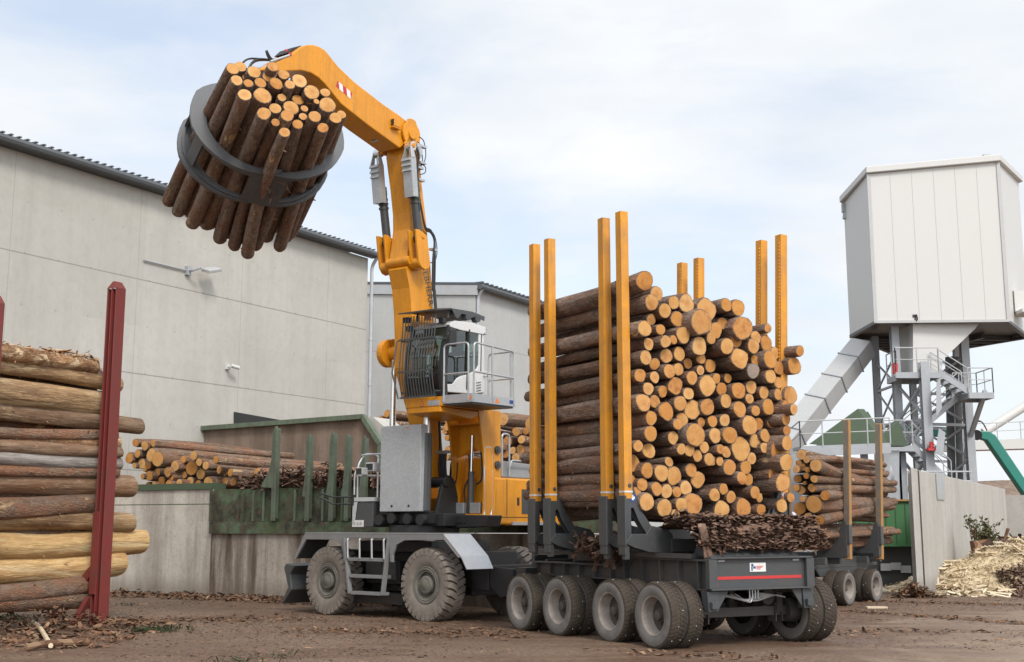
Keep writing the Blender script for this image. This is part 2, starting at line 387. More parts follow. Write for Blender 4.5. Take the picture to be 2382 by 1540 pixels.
def concrete(name, base, dark, lines=None, streak=.35, stain=0.0, along=(1, 0)):
    q = NT(name); w = q.co('World')
    n = q.noise(w, .35, 6, .6); n2 = q.noise(w, 3.2, 6, .65); n3 = q.noise(w, 40, 3)
    c = q.mix(q.ramp(n, [(.3, 0.), (.7, 1.)]), base, tuple(x * .86 for x in base))
    c = q.mix(q.math('MULTIPLY', q.ramp(n2, [(.45, 0.), (.8, 1.)]), .35), c, dark)
    sv = q.co('World', scale=(2.2, 2.2, .12)); sn = q.noise(sv, 1.0, 6, .66, .3)
    c = q.mix(q.math('MULTIPLY', q.ramp(sn, [(.48, 0.), (.75, 1.)]), streak), c, dark)
    n6 = q.noise(w, 13, 5, .75)
    c = q.mix(q.math('MULTIPLY', q.ramp(n6, [(.5, 0.), (.68, 1.)]), .12 + .35 * (stain > 0)), c, dark)
    bl = q.ramp(q.voro(w, 1.9), [(0.02, 1.), (.055, 0.)])
    c = q.mix(q.math('MULTIPLY', bl, .35), c, dark)
    if stain:
        s2 = q.noise(q.co('World', scale=(1.0, 1.0, .13), loc=(3, 1, 0)), 1.0, 7, .66, .4)
        c = q.mix(q.math('MULTIPLY', q.ramp(s2, [(.45, 0.), (.57, 1.)]), stain), c, (.075, .05, .035))
    if lines:
        dz, du, off = lines
        sx = q.sep(w); u = q.math('ADD', q.math('MULTIPLY', sx[0], along[0]), q.math('MULTIPLY', sx[1], along[1]))
        def joint(x, period, o, wd):
            f = q.math('FRACT', q.math('DIVIDE', q.math('ADD', x, o), period))
            f = q.math('ABSOLUTE', q.math('SUBTRACT', f, .5)); return q.math('GREATER_THAN', f, .5 - wd / period)
        j = q.math('MAXIMUM', joint(sx[2], dz, off, .022), q.math('MULTIPLY', joint(u, du, 0.3, .016), .55))
        c = q.mix(q.math('MULTIPLY', j, .55), c, tuple(x * .45 for x in dark))
        bnd = q.math('FLOOR', q.math('DIVIDE', u, du / 2)); bz = q.math('FLOOR', q.math('DIVIDE', q.math('ADD', sx[2], off + dz / 2), dz))
        wn_ = q.n('ShaderNodeTexWhiteNoise', noise_dimensions='2D'); cb = q.n('ShaderNodeCombineXYZ'); q.l(bnd, cb.inputs[0]); q.l(bz, cb.inputs[1]); q.l(cb.outputs[0], wn_.inputs['Vector'])
        c = q.mix(q.math('MULTIPLY', wn_.outputs['Value'], .24), c, dark)
    if stain:
        sz = q.sep(w); c = q.mix(q.math('MULTIPLY', q.ramp(q.math('ADD', sz[2], q.math('MULTIPLY', n2, .3)), [(.35, 1.), (.75, 0.)]), .5), c, (.13, .095, .07))
    if lines:                                                    # form-tie holes on a regular grid
        def near(x, period, o): 
            f = q.math('FRACT', q.math('DIVIDE', q.math('ADD', x, o), period)); return q.math('MULTIPLY', q.math('SUBTRACT', f, .5), period)
        du2 = near(u, du / 4, .4); dz2 = near(sx[2], dz / 2, off + .8)
        th_ = q.math('SQRT', q.math('ADD', q.math('MULTIPLY', du2, du2), q.math('MULTIPLY', dz2, dz2)))
        c = q.mix(q.math('MULTIPLY', q.math('LESS_THAN', th_, .04), .28), c, tuple(x * .5 for x in dark))
    q.bump(q.math('ADD', n3, n2), .12, .02)
    return q.out(c, .88, 0, .25)
B1 = V((.489, .872, 0)).normalized(); B2 = V((.872, -.489, 0)).normalized()
M['conc'] = concrete('building_concrete', (.475, .458, .415), (.30, .282, .245), (3.3, 5.4, -.55), .30, 0, (B1.x, B1.y))
M['conc2'] = concrete('far_building_concrete', (.46, .46, .445), (.33, .325, .305), (4.2, 5.0, 0.2), .22, 0, (B2.x, B2.y))
M['conclow'] = concrete('bunker_concrete', (.53, .49, .43), (.24, .20, .165), None, .75, .3)
M['concstain'] = concrete('stained_bunker_concrete', (.42, .37, .315), (.10, .078, .058), None, .8, .88)
M['duct'] = paint('duct_sheet', (.43, .43, .425), (.3, .29, .27), .3, .5)
M['concwall'] = concrete('yard_wall_concrete', (.46, .445, .41), (.30, .25, .20), None, .25, .10)
M['concbrown'] = concrete('stained_concrete', (.235, .175, .135), (.12, .085, .06), None, .6, .4)

def greensteel():
    q = NT('worn_green_steel'); w = q.co('World'); n = q.noise(w, 1.6, 6, .65); n2 = q.noise(w, 7, 6, .7)
    c = q.mix(q.ramp(n, [(.42, 0.), (.58, 1.)]), (.088, .128, .074), (.035, .036, .024))
    c = q.mix(q.ramp(n2, [(.47, 0.), (.62, 1.)]), c, (.085, .06, .042))
    c = q.mix(q.math('MULTIPLY', q.ramp(q.noise(w, .7, 3), [(.52, 0.), (.64, 1.)]), .45), c, (.06, .09, .03))
    q.bump(n2, .3, .02); return q.out(c, .75, 0, .3)
M['gsteel'] = greensteel()
M['gpost'] = paint('green_post_paint', (.11, .148, .098), (.06, .046, .034), 1.0, .6, scale=2.5, streak=.7)

def glass(name, tint, mixf):
    q = NT(name); t = q.t; t.nodes.remove(q.b); o = t.nodes['Material Output']
    tr = q.n('ShaderNodeBsdfTransparent'); tr.inputs[0].default_value = (*tint, 1)
    gl = q.n('ShaderNodeBsdfGlossy'); gl.inputs['Roughness'].default_value = .03; gl.inputs[0].default_value = (.9, .95, .95, 1)
    lw = q.n('ShaderNodeLayerWeight'); lw.inputs[0].default_value = .5
    ad = q.math('ADD', q.math('MULTIPLY', q.math('POWER', lw.outputs['Facing'], 3.0), .6), mixf, True)
    mxs = q.n('ShaderNodeMixShader'); q.l(ad, mxs.inputs[0]); q.l(tr.outputs[0], mxs.inputs[1]); q.l(gl.outputs[0], mxs.inputs[2]); q.l(mxs.outputs[0], o.inputs[0])
    return q.m
M['glass'] = glass('tinted_glass', (.50, .62, .57), .10)

def mud():
    q = NT('muddy_yard_ground'); w = q.co('World')
    n = q.noise(w, .22, 5, .6, .4); n2 = q.noise(w, 1.7, 7, .66); n3 = q.noise(w, 16, 6, .7); n4 = q.noise(w, 70, 3, .7)
    tr = q.noise(q.co('World', scale=(.35, 1.5, 1), rot=(0, 0, R(12))), 1.3, 6, .62)
    c = q.mix(q.ramp(n2, [(.35, 0.), (.66, 1.)]), (.27, .195, .135), (.165, .11, .07))
    c = q.mix(q.ramp(tr, [(.44, 0.), (.60, 1.)]), c, (.135, .078, .048))
    c = q.mix(q.math('MULTIPLY', q.ramp(n, [(.42, 0.), (.58, 1.)]), .7), c, (.33, .25, .178))
    c = q.mix(q.math('MULTIPLY', q.ramp(n3, [(.52, 0.), (.70, 1.)]), .75), c, (.06, .036, .025))
    c = q.mix(q.math('MULTIPLY', q.ramp(n4, [(.62, 0.), (.72, 1.)]), .4), c, (.33, .21, .13))
    sx = q.sep(w)
    fl = q.math('ADD', q.math('MULTIPLY', sx[0], -.075), q.math('ADD', q.math('MULTIPLY', sx[1], .035), q.math('MULTIPLY', n, 1.4)))
    lit = q.math('MULTIPLY', q.ramp(fl, [(.9, 0.), (1.75, 1.)]), q.ramp(n3, [(.36, .35), (.6, 1.)]))
    c = q.mix(q.math('MULTIPLY', lit, .85), c, q.mix(q.ramp(n4, [(.4, 0.), (.65, 1.)]), (.062, .031, .019), (.135, .074, .044)))
    h = q.math('ADD', q.math('MULTIPLY', n2, 1.2), q.math('ADD', n3, q.math('MULTIPLY', n4, .4)))
    q.bump(h, .55, .06)
    return q.out(c, q.math('MULTIPLY', q.ramp(n, [(.35, .62), (.65, .92)]), q.ramp(tr, [(.45, 1.), (.62, .62)])), 0, .35)
M['mud'] = mud()
def debris(name, cols, scale=8):
    q = NT(name); w = q.co('World'); n = q.voro(w, scale, 'F1', 'Color'); g = q.sep(n)
    c = q.ramp(g[0], [(i / max(1, len(cols) - 1), x) for i, x in enumerate(cols)])
    n2 = q.noise(w, 30, 4); c = q.mix(q.math('MULTIPLY', n2, .4), c, (.05, .03, .02)); q.bump(n2, .3, .02)
    return q.out(c, .85, 0, .2)
M['barkbits'] = debris('bark_debris', [(.075, .045, .033), (.14, .08, .055), (.21, .125, .088), (.10, .062, .045), (.30, .20, .15)], 14)
M['chipsdark'] = debris('ground_bark_bits', [(.10, .052, .032), (.17, .09, .052), (.23, .125, .07), (.065, .04, .03), (.36, .23, .14)], 5)
M['chips'] = debris('pale_wood_chips', [(.70, .57, .39), (.76, .65, .47), (.64, .50, .32), (.80, .70, .54), (.56, .41, .26)], 5)
M['fines'] = debris('pale_sawdust', [(.62, .50, .32), (.68, .56, .37), (.56, .43, .26)], 12)
M['foliage'] = debris('plant_green', [(.06, .085, .03), (.10, .115, .045), (.085, .075, .035)], 9)
M['needles'] = debris('spruce_needles', [(.02, .04, .015), (.035, .06, .02), (.05, .06, .03)], 20)
# ------------------------------------------------------------------ ground
def hgt(x, y):
    return (mnoise.noise(V((x * .35, y * .35, 3.1))) * .035 + mnoise.noise(V((x * 1.3, y * 1.3, 7.7))) * .022 + .006) * (1 if abs(x) < 40 and y < 70 else 0)
def ground():
    xs = [-900, -300, -120, -60, -40] + [-30 + .5 * i for i in range(121)] + [45, 70, 130, 320, 900]
    ys = [-120, -40, -10, 0] + [6 + .4 * i for i in range(110)] + [52, 58, 66, 80, 120, 220, 500, 1500]
    vs = [(x, y, hgt(x, y)) for y in ys for x in xs]; n = len(xs)
    mb = MB().add(vs, [(j * n + i, j * n + i + 1, (j + 1) * n + i + 1, (j + 1) * n + i) for j in range(len(ys) - 1) for i in range(n - 1)])
    obj('ground', mb, M['mud'], kind='structure', smooth=True, origin=(0, 0, 0))
ground()
def bank():
    p = [at(x, y, 190) for x, y in ((2150, 1128), (2260, 1120), (2330, 1117), (2420, 1116), (2600, 1120), (2800, 1135))]
    lo = [V((q.x, 190 - 20, -.5)) for q in p]; bk = [V((q.x * 1.1, 260, q.z + 1)) for q in p]; n = len(p)
    mb = MB().add(lo + p + bk, [(i, i + 1, n + i + 1, n + i) for i in range(n - 1)] + [(n + i, n + i + 1, 2 * n + i + 1, 2 * n + i) for i in range(n - 1)])
    obj('distant_bank', mb, M['concbrown'], kind='structure')
bank()

# ------------------------------------------------------------------ large concrete hall at the left
PR = at(856, 601, 56)                        # top of its right corner
HT = PR.z
PB = V((PR.x, PR.y, 0))
def hall():
    t = thing('concrete_building', 'huge pale concrete hall with dark metal roof edge behind the log bunker', 'building', PB - B1 * 20)
    lf = PB - B1 * 62
    mb = MB().prism([lf, PB, PB + Z * HT, lf + Z * HT], -B2 * .5)
    mb.prism([PB - B2 * .51, PB - B2 * 30, PB - B2 * 30 + Z * HT, PB - B2 * .51 + Z * HT], -B1 * .5)
    obj('wall', mb, M['conc'], t)
    rf = MB().prism([lf + B2 * .35 + Z * (HT + .02), PB + B2 * .35 + B1 * .25 + Z * (HT + .02), PB + B2 * .35 + B1 * .25 + Z * (HT + .30), lf + B2 * .35 + Z * (HT + .30)], -B2 * .30)
    rf.prism([lf + B2 * .05 + Z * (HT + .32), PB + B1 * .25 + B2 * .05 + Z * (HT + .32), PB + B1 * .25 - B2 * 30 + Z * (HT + 3.2), lf - B2 * 30 + Z * (HT + 3.2)], Z * .1)
    k = 0
    d = 0.0
    while d < 62:                             # ribs of the sheet metal roof ending above the gutter
        q = PB - B1 * d + B2 * .32 + Z * (HT + .36); rf.box(q - B2 * .4, B1 * .045, B2 * .45, Z * .022); d += .32
    roof = obj('roof', rf, M['roofgrey'], t)
    g = MB().tube([lf + B2 * .46 + Z * (HT + .12), PB + B2 * .46 + B1 * .3 + Z * (HT + .12)], .13, 8)
    obj('gutter', g, M['roofgrey'], roof)
    dp = MB().tube(fillet([PB + B2 * .42 + B1 * .12 + Z * (HT + .02), PB + B2 * .14 + B1 * .12 + Z * (HT - .35), PB + B2 * .14 + B1 * .12], .2), .075, 8)
    for z in (2, 4, 6, 8, 10): dp.cyl(PB + B2 * .14 + B1 * .12 + Z * z, PB + B2 * .14 + B1 * .12 + Z * (z + .08), .10)
    obj('downpipe', dp, M['alu'], t)
    q = [onp(x, y, PB + B2 * .02, B2) for x, y in ((544, 990), (544, 958), (690, 984), (690, 1010))]
    obj('dark_opening', MB().prism([p + B2 * .0 for p in q], B2 * .03), M['black'], t)
    for d_ in (9.5, 31):                      # thin lightning rods on the roof edge
        rr = PB - B1 * d_ - B2 * .4 + Z * (HT + .3)
        obj('lightning_rod', MB().cyl(rr, rr + Z * 1.7, .018, .01, 5), M['steel'], t)
hall()
def wall_lamp():
    pl = lambda x, y, o=0.0: onp(x, y, PB + B2 * o, B2)
    a = pl(335, 605, .06); b = pl(437, 630, .06)
    t = thing('wall_lamp', 'grey floodlight on a long thin rod on the concrete hall', 'lamp', b)
    obj('rod', MB().tube([a, b], .03, 6), M['steel'], t)
    c = b + B2 * .45 + B1 * .5 + Z * .12
    obj('arm', MB().tube([b, b + B2 * .25, c - B1 * .3], .05, 6).box(b, B1 * .1, B2 * .08, Z * .16), M['steel'], t)
    u = (B1 + Z * .28).normalized(); w = (B2 - Z * .3).normalized()
    obj('lamp_head', MB().box(c + B1 * .25, u * .34, w * .22, u.cross(w) * .06), M['lgrey'], t, bevel=.02)
wall_lamp()
def cctv():
    p = onp(529, 853, PB + B2 * .05, B2)
    t = thing('security_camera', 'small white security camera on the bare concrete wall', 'camera', p)
    obj('bracket', MB().box(p, B1 * .08, B2 * .06, Z * .1).cyl(p, p + B2 * .25, .03), M['white'], t)
    obj('camera_body', MB().cyl(p + B2 * .25 - B1 * .1 + Z * .02, p + B2 * .3 + B1 * .28 - Z * .03, .075, .075, 12), M['white'], t, smooth=True)
cctv()

def hall2():
    c = at(1106, 668, 74); h = c.z; c0 = V((c.x, c.y, 0))
    t = thing('concrete_building', 'smaller grey concrete hall with low sloping roof behind the yellow crane', 'building', c0)
    lf = c0 - B2 * 22; rt = c0 + B1 * 40
    hl = h + 2.2
    mb = MB().prism([lf, c0, c0 + Z * h, lf + Z * hl], B1 * .4)
    mb.prism([c0 + B1 * .41, rt, rt + Z * h, c0 + B1 * .41 + Z * h], -B2 * .4)
    obj('wall', mb, M['conc2'], t)
    rf = MB().prism([lf - B1 * .12 + Z * (hl - .55), c0 - B1 * .12 + B2 * .2 + Z * (h - .5), c0 - B1 * .12 + B2 * .2 + Z * (h + .1), lf - B1 * .12 + Z * (hl + .05)], B1 * .1)
    obj('verge_board', rf, M['lgrey'], t)
    rf = MB().prism([lf - B1 * .15 + Z * (hl + .06), c0 - B1 * .15 + B2 * .3 + Z * (h + .11), c0 - B1 * .15 + B2 * .3 + Z * (h + .24), lf - B1 * .15 + Z * (hl + .2)], B1 * 40)
    for i in range(70):
        q = c0 + B1 * (i * .55) + B2 * .25 + Z * (h + .24); rf.box(q, B1 * .08, B2 * .3, Z * .05)
    roof = obj('roof', rf, M['roofgrey'], t)
    obj('gutter', MB().tube([c0 + B2 * .42 - B1 * .2 + Z * (h - .02), rt + B2 * .42 + Z * (h - .02)], .17, 8), M['roofgrey'], roof)
    obj('downpipe', MB().tube(fillet([c0 + B2 * .42 + B1 * .1 + Z * (h - .1), c0 + B2 * .14 + B1 * .1 + Z * (h - .6), c0 + B2 * .14 + B1 * .1], .2), .11, 8), M['alu'], t)
hall2()

# ------------------------------------------------------------------ log bunker: low front wall with worn steel, five stakes, sloped back wall
F0 = V((-11.8, 38.9, 0))
def bk(x, y, o=0.0): return onp(x, y, F0 + B1 * o, B1)
def bunker():
    base = bk(700, 1300); base.z = 0
    t = thing('log_bunker', 'concrete and worn green steel log bunker with upright stakes behind the crane', 'bunker', base)
    zt = bk(400, 1140).z
    a = bk(40, 1300); a.z = 0; b = bk(1420, 1300); b.z = 0; m1 = bk(489, 1300); m1.z = 0
    zl = bk(650, 1240).z
    obj('front_wall', MB().prism([a, m1 - B2 * .004, m1 - B2 * .004 + Z * zt, a + Z * zt], B1 * .5), M['conclow'], t)
    obj('stained_wall', MB().prism([m1, b, b + Z * zl, m1 + Z * zl], B1 * .5), M['concstain'], t)
    e = bk(900, 1300); e.z = 0
    sp = MB().prism([m1 + Z * (zl + .02) + B1 * .05, b + Z * (zl + .02) + B1 * .05, b + Z * zt + B1 * .05, m1 + Z * zt + B1 * .05], B1 * .4)
    obj('steel_panel', sp, M['gsteel'], t)
    for x in (588, 612, 685, 750, 795, 830):
        q = bk(x, 1200); q.z = 0
        obj('panel_rib', MB().prism([q - B2 * .035 + Z * (zl + .32) - B1 * .012, q + B2 * .035 + Z * (zl + .32) - B1 * .012, q + B2 * .035 + Z * (zt - .05) - B1 * .012, q - B2 * .035 + Z * (zt - .05) - B1 * .012], B1 * .06), M['gpost'], t)
    led = MB().prism([m1 + Z * (zl - .02) - B1 * .10, e + Z * (zl - .02) - B1 * .10, e + Z * (zl + .30) - B1 * .10, m1 + Z * (zl + .30) - B1 * .10], B1 * .14)
    for x in (492, 565, 634, 716, 772, 808, 846):
        q = bk(x, 1200); q.z = 0
        led.prism([q - B2 * .05 + Z * (zl + .31) - B1 * .05, q + B2 * .05 + Z * (zl + .31) - B1 * .05, q + B2 * .05 + Z * (zt - .03) - B1 * .05, q - B2 * .05 + Z * (zt - .03) - B1 * .05], B1 * .095)
    obj('ledge_beam', led, M['gsteel'], t)
    cap = MB().prism([a + Z * (zt + .004) - B1 * .06, m1 + Z * (zt + .004) - B1 * .06, m1 + Z * (zt + .18) - B1 * .06, a + Z * (zt + .18) - B1 * .06], B1 * .6)
    cap.prism([a + Z * (zt - .42) - B1 * .005, m1 + Z * (zt - .42) - B1 * .005, m1 + Z * (zt - .40) - B1 * .005, a + Z * (zt - .40) - B1 * .005], B1 * .004)
    obj('wall_cap', cap, M['olive'], t)
    obj('deck', MB().prism([a + B1 * .55 + Z * (zt - .3), b + B1 * .55 + Z * (zt - .3), b + B1 * 14 + Z * (zt - .3), a + B1 * 14 + Z * (zt - .3)], Z * .25), M['concbrown'], t)
    W = [bk(x, y, 7.6) for x, y in ((150, 1020), (845, 969), (886, 1034), (886, 1200), (150, 1200))]
    obj('back_wall', MB().prism(W, B1 * .25), M['concbrown'], t)
    tr = MB()
    P = [bk(x, y, 7.5) for x, y in ((150, 1020), (845, 969), (886, 1034), (886, 1180))]
    for i in range(3): tr.bar(P[i], P[i + 1], .16, .20, B1)
    obj('steel_trim', tr, M['gpost'], t)
    obj('end_wall', MB().prism([bk(x, y, 7.95) for x, y in ((848, 969), (868, 970), (893, 992), (893, 1200), (848, 1200))], B1 * 1.2), M['conc'], t)
    for x, yt, yl, w in ((645, 991, 1140, 1.0), (722, 1009, 1160, .95), (777, 1004, 1165, .9), (812, 1009, 1168, .9), (850, 1013, 1172, .9)):
        q = bk(x, yt, -.14); zb = bk(x, 1212).z; q0 = V((q.x, q.y, zb))
        s_ = MB()
        h = q.z - zb
        fl = 1.0 if x == 645 else .22
        prof = [(-.08, 0), (.07, 0), (.07, h - .12), (.04, h), (-.03, h - .02), (-.08 - .04 * fl, h - .25), (-.09 - .03 * fl, h - .9), (-.09 - .12 * fl, h - 1.3), (-.09 - .34 * fl, h - 1.58), (-.09 - .38 * fl, h - 1.68), (-.08, h - 1.70)]
        s_.prism([q0 - B1 * .07 + B2 * u + Z * v_ for u, v_ in prof], B1 * .04)
        s_.box(q0 + Z * h * .5 + B2 * .03, B2 * .035, B1 * .085, Z * (h * .5 - .06))
        obj('stake', s_, M['gpost'], t, bevel=.012)
bunker()

# ------------------------------------------------------------------ yard wall and chip storage at the right
W0 = gz(2155, 1388)
WT = at(2143, 1094, W0.y).z
def yard_wall():
    t = thing('concrete_wall', 'tall stained concrete yard wall beside the pale wood chip heap', 'wall', V((W0.x, W0.y, 0)))
    f = gz(2336, 1137, WT); d = V((f.x - W0.x, f.y - W0.y, 0)).normalized(); n = V((-d.y, d.x, 0))
    if n.x > 0: n = -n
    p0 = V((W0.x, W0.y, 0)); p1 = p0 + d * ((f - p0).length)
    o = gz(2119, 1092, WT); o = V((o.x, o.y, 0))
    obj('wall_panel', MB().prism([p0 + d * .03, p1, p1 + Z * WT, p0 + d * .03 + Z * WT], n * .35), M['concwall'], t, bevel=.015)
    e = (o - p0).normalized()
    obj('wall_end', MB().prism([p0 + e * .17, o, o + Z * (WT + .06), p0 + e * .17 + Z * (WT + .02)], V((.25, 1, 0)).normalized() * .5), M['concwall'], t, bevel=.015)
    obj('expansion_joint', MB().prism([p0 + e * .005 + V((0, .04, 0)), p0 + e * .165 + V((0, .04, 0)), p0 + e * .165 + V((0, .04, 0)) + Z * (WT - .01), p0 + e * .005 + V((0, .04, 0)) + Z * (WT - .01)], V((0, .2, 0))), M['black'], t)
    pl = [onp(x, y, p0 - n * .012, n) for x, y in ((2176, 1098), (2194, 1101), (2197, 1163), (2180, 1162))]
    obj('steel_plate', MB().prism(pl, -n * .02), M['alu'], t)
    w2 = gz(2336, 1400); w2 = p1 + d * .5
    t2 = thing('concrete_wall', 'pale low concrete wall at the right edge behind the chip heap', 'wall', w2)
    r = V((d.y, -d.x, 0))
    q = at(2336, 1152, w2.y + 4); q0 = V((q.x, q.y, 0))
    obj('wall_panel', MB().prism([q0, q0 + r * 14 + d * 1, q0 + r * 14 + d * 1 + Z * q.z, q0 + Z * q.z], d * .4), M['concwall'], t2)
    return p0, d, n
YP, YD, YN = yard_wall()

# ------------------------------------------------------------------ sorting tower
TY = 58.0
def tw(x, y, Y=TY): return at(x, y, Y)
def rails(mb, pts, h=1.1, post=1.2, r=.028, mid=True, n=6):
    pts = [V(p) for p in pts]
    for a, b in zip(pts[:-1], pts[1:]):
        mb.tube([a + Z * h, b + Z * h], r, n)
        if mid: mb.tube([a + Z * h * .52, b + Z * h * .52], r * .75, n)
        k = max(1, round((b - a).length / post))
        for i in range(k + 1):
            p = a.lerp(b, i / k); mb.tube([p, p + Z * h], r, n)
def tower():
    zb = tw(2037, 752).z
    FL = tw(2037, 752); FR = gz(2346, 749, zb); BL = gz(1977, 785, zb); BR = gz(2395, 787, zb)
    back = V((0, 7.5, 0)); base = V((FL.x + 3, FL.y + 2, 0))
    t = thing('sorting_tower', 'tall tower with white panelled house on steel legs at the right', 'tower', base)
    plan = [BL, FL, FR, BR, BR + back + V((-3.5, 0, 0)), BL + back + V((4.6, 0, 0))]
    ztop = [onp(1955, 472, BL, (0, 1, 0)).z, onp(2023, 405, FL, (0, 1, 0)).z, onp(2324, 377, FR, (0, 1, 0)).z, onp(2372, 424, BR, (0, 1, 0)).z]
    ztop += [ztop[3] - .3, ztop[0] - .3]
    bot = [V((p.x, p.y, zb)) for p in plan]; top = [V((p.x, p.y, z)) for p, z in zip(plan, ztop)]
    mb = MB().add(bot + top, [(i, (i + 1) % 6, 6 + (i + 1) % 6, 6 + i) for i in range(6)] + [tuple(range(6, 12))])
    house = obj('house', mb, M['panel'], t)
    c = sum(plan, V()) / 6; c.z = 0
    fl = MB()
    inn = [p.lerp(c + Z * zb, .02) for p in bot]
    fl.add([p + Z * .25 for p in inn], [tuple(range(6))])
    for i in range(6):
        fl.bar(inn[i] + Z * .06, inn[(i + 1) % 6] + Z * .06, .2, .14)
    for k in range(1, 8):
        u = k / 8; fl.bar(inn[0].lerp(inn[5], u) + Z * .12, inn[3].lerp(inn[4], u) + Z * .12, .14, .2)
    for k in range(1, 4): fl.bar(inn[0].lerp(inn[3], k / 4) + Z * .1, inn[5].lerp(inn[4], k / 4) + Z * .1, .18, .2)
    obj('floor_frame', fl, M['dark'], t)
    rf = MB()
    out = []
    for p, z in zip(plan, ztop):
        d = V((p.x - c.x, p.y - c.y, 0)).normalized(); out.append(V((p.x, p.y, z)) + d * .22)
    rf.loft([p + Z * .02 for p in out], [p + Z * .32 for p in out])
    obj('roof', rf, M['panel'], house, bevel=.03)
    seam = MB()
    def seams(A, B, a, b, k):
        nrm = (B - A).cross(Z).normalized()
        for i in range(1, k):
            u = i / k; p = A.lerp(B, u); q = a.lerp(b, u); seam.bar(p + nrm * .003 + Z * .05, q + nrm * .003 - Z * .05, .016, .01, nrm)
    seams(FL, FR, top[1], top[2], 6)
    for p, q in ((bot[1], top[1]), (bot[2], top[2])): seam.bar(p + Z * .02 - V((0, .02, 0)), q - V((0, .02, 0)), .16, .05, V((0, 1, 0)))
    seam.bar(FL + Z * .06 - V((0, .03, 0)), FR + Z * .06 - V((0, .03, 0)), .05, .12)
    obj('panel_seams', seam, M['duct'], house)
    # chute hanging under the house
    Y = TY + .25
    P = [tw(x, y, Y) for x, y in ((2124, 752), (2278, 752), (2270, 763), (2192, 838), (2192, 872), (2124, 872))]
    obj('chute', MB().prism(P, V((0, 2.2, 0))), M['panel'], t)
    lamp = tw(1966, 484, BL.y - .2)
    obj('floodlight', MB().box(lamp, (.16, 0, 0), (0, .12, 0), (0, 0, .22)).cyl(lamp - Z * .2, lamp - Z * .55, .12, .16).cyl(lamp + V((.1, .2, .1)), lamp + V((0, 0, .1)), .05), M['steel'], house)
    cab_ = [tw(2128, 745, TY - .1), tw(2129, 735, TY - .1), tw(2132, 732, TY - .2), tw(2134, 742, TY - .2), tw(2128, 752, TY - .1)]
    obj('cable', MB().tube(cab_, .035, 6).box(tw(2128, 735, TY - .1), (.1, 0, 0), (0, .05, 0), (0, 0, .06)), M['black'], house)
    for x, y in ((2075, 398), (2294, 371)):
        p = tw(x, y, TY + .6); obj('roof_vent', MB().box(p + Z * .1, (.16, 0, 0), (0, .16, 0), (0, 0, .12)), M['lgrey'], house)
    # legs
    def leg(x, y, Y, w=.34, zt=zb, z0=0, d=None):
        p = tw(x, y, Y); p = V((p.x, p.y, z0)); h = zt - z0; d = d or w
        m = MB()
        m.box(p + Z * h / 2 - V((0, d / 2, 0)), (w / 2, 0, 0), (0, .02, 0), (0, 0, h / 2)); m.box(p + Z * h / 2 + V((0, d / 2, 0)), (w / 2, 0, 0), (0, .02, 0), (0, 0, h / 2))
        m.box(p + Z * h / 2, (.02, 0, 0), (0, d / 2 - .021, 0), (0, 0, h / 2))
        obj('leg', m, M['steel'], t); return p
    A = leg(2036, 820, 62.2, .30); B = leg(2082, 820, 59.0, .34); Cc = leg(2154, 950, 57.0, .38, tw(2150, 842, 57).z, 0, .36); D = leg(2243, 820, 60, .36); E_ = leg(2118, 800, 62.5, .28); G = leg(2226, 820, 64.0, .28)
    # bracing
    br = MB()
    def brace(a, za, b, zb_, w=.12): br.bar(V((a.x, a.y, za)), V((b.x, b.y, zb_)), w, w)
    zz = [tw(2040, y, 60).z for y in (1160, 1065, 985, 900, 830)]
    for i in range(4):
        brace(A, zz[i], B, zz[i + 1], .07); brace(A, zz[i + 1], B, zz[i], .07); brace(A, zz[i], B, zz[i], .1)
        brace(B, zz[i], Cc, zz[i + 1], .10) if i < 3 else None; brace(B, zz[i + 1], Cc, zz[i], .10) if i < 3 else None
        brace(D, zz[i], G, zz[i + 1], .09); brace(D, zz[i + 1], G, zz[i], .09)
        brace(E_, zz[i], G, zz[i], .12); brace(E_, zz[i], D, zz[i + 1], .09)
        brace(E_, zz[i + 1], D, zz[i], .09)
    brace(B, tw(2090, 985, 59).z, D, tw(2250, 985, 59).z, .13); brace(A, tw(2050, 983, 59).z, Cc, tw(2150, 983, 59).z, .13)
    brace(D, tw(2255, 1020, 60).z, V(tw(2292, 910, 57.5)), tw(2292, 910, 57.5).z, .18)
    for i in range(9): brace(G, i * 1.2, E_, i * 1.2 + 1.2, .05)
    obj('bracing', br, M['steel'], t)
    cv = MB()
    for dx in (0, .42): cv.bar(tw(2208, 1100, 61) + V((dx, 0, -2)), tw(2206, 830, 61) + V((dx, 0, 0)), .07, .3)
    cv.bar(tw(2203, 1100, 61.2) + V((.2, 0, -2)), tw(2203, 830, 61.2) + V((.2, 0, 0)), .38, .1)
    obj('cable_duct', cv, M['dark'], t)
    obj('pillar_cladding', MB().bar(tw(2222, 1110, 62) - Z * 2, tw(2228, 800, 62), .42, .3, V((0, 1, 0))), M['duct'], t)
    # platforms and stairs
    def platform(name, P, y_off=1.4):
        P = [V(p) for p in P]; q = MB()
        z = P[0].z; P = [V((p.x, p.y, z)) for p in P]; n = len(P)
        q.prism(P, V((0, 0, -.06)))
        for i in range(n): q.bar(P[i] - Z * .13, P[(i + 1) % n] - Z * .13, .05, .26)
        return obj(name, q, M['steel'], t), P
    def stair(a, b, w=V((0, 1.0, 0))):
        q = MB(); a = V(a); b = V(b)
        for o in (V(), w): q.bar(a + o, b + o, .05, .26)
        k = int(abs(a.z - b.z) / .21) + 1
        for i in range(k): q.box(a.lerp(b, (i + .5) / k) + w / 2, (.13, 0, 0), w / 2, (0, 0, .02))
        st = obj('stair', q, M['steel'], t)
        for o in (V(), w): rl = MB(); rails(rl, [a + o, b + o], 1.05, 1.6, .026); obj('handrail', rl, M['lgrey'], st)
    z1 = tw(2110, 880, 57.5)
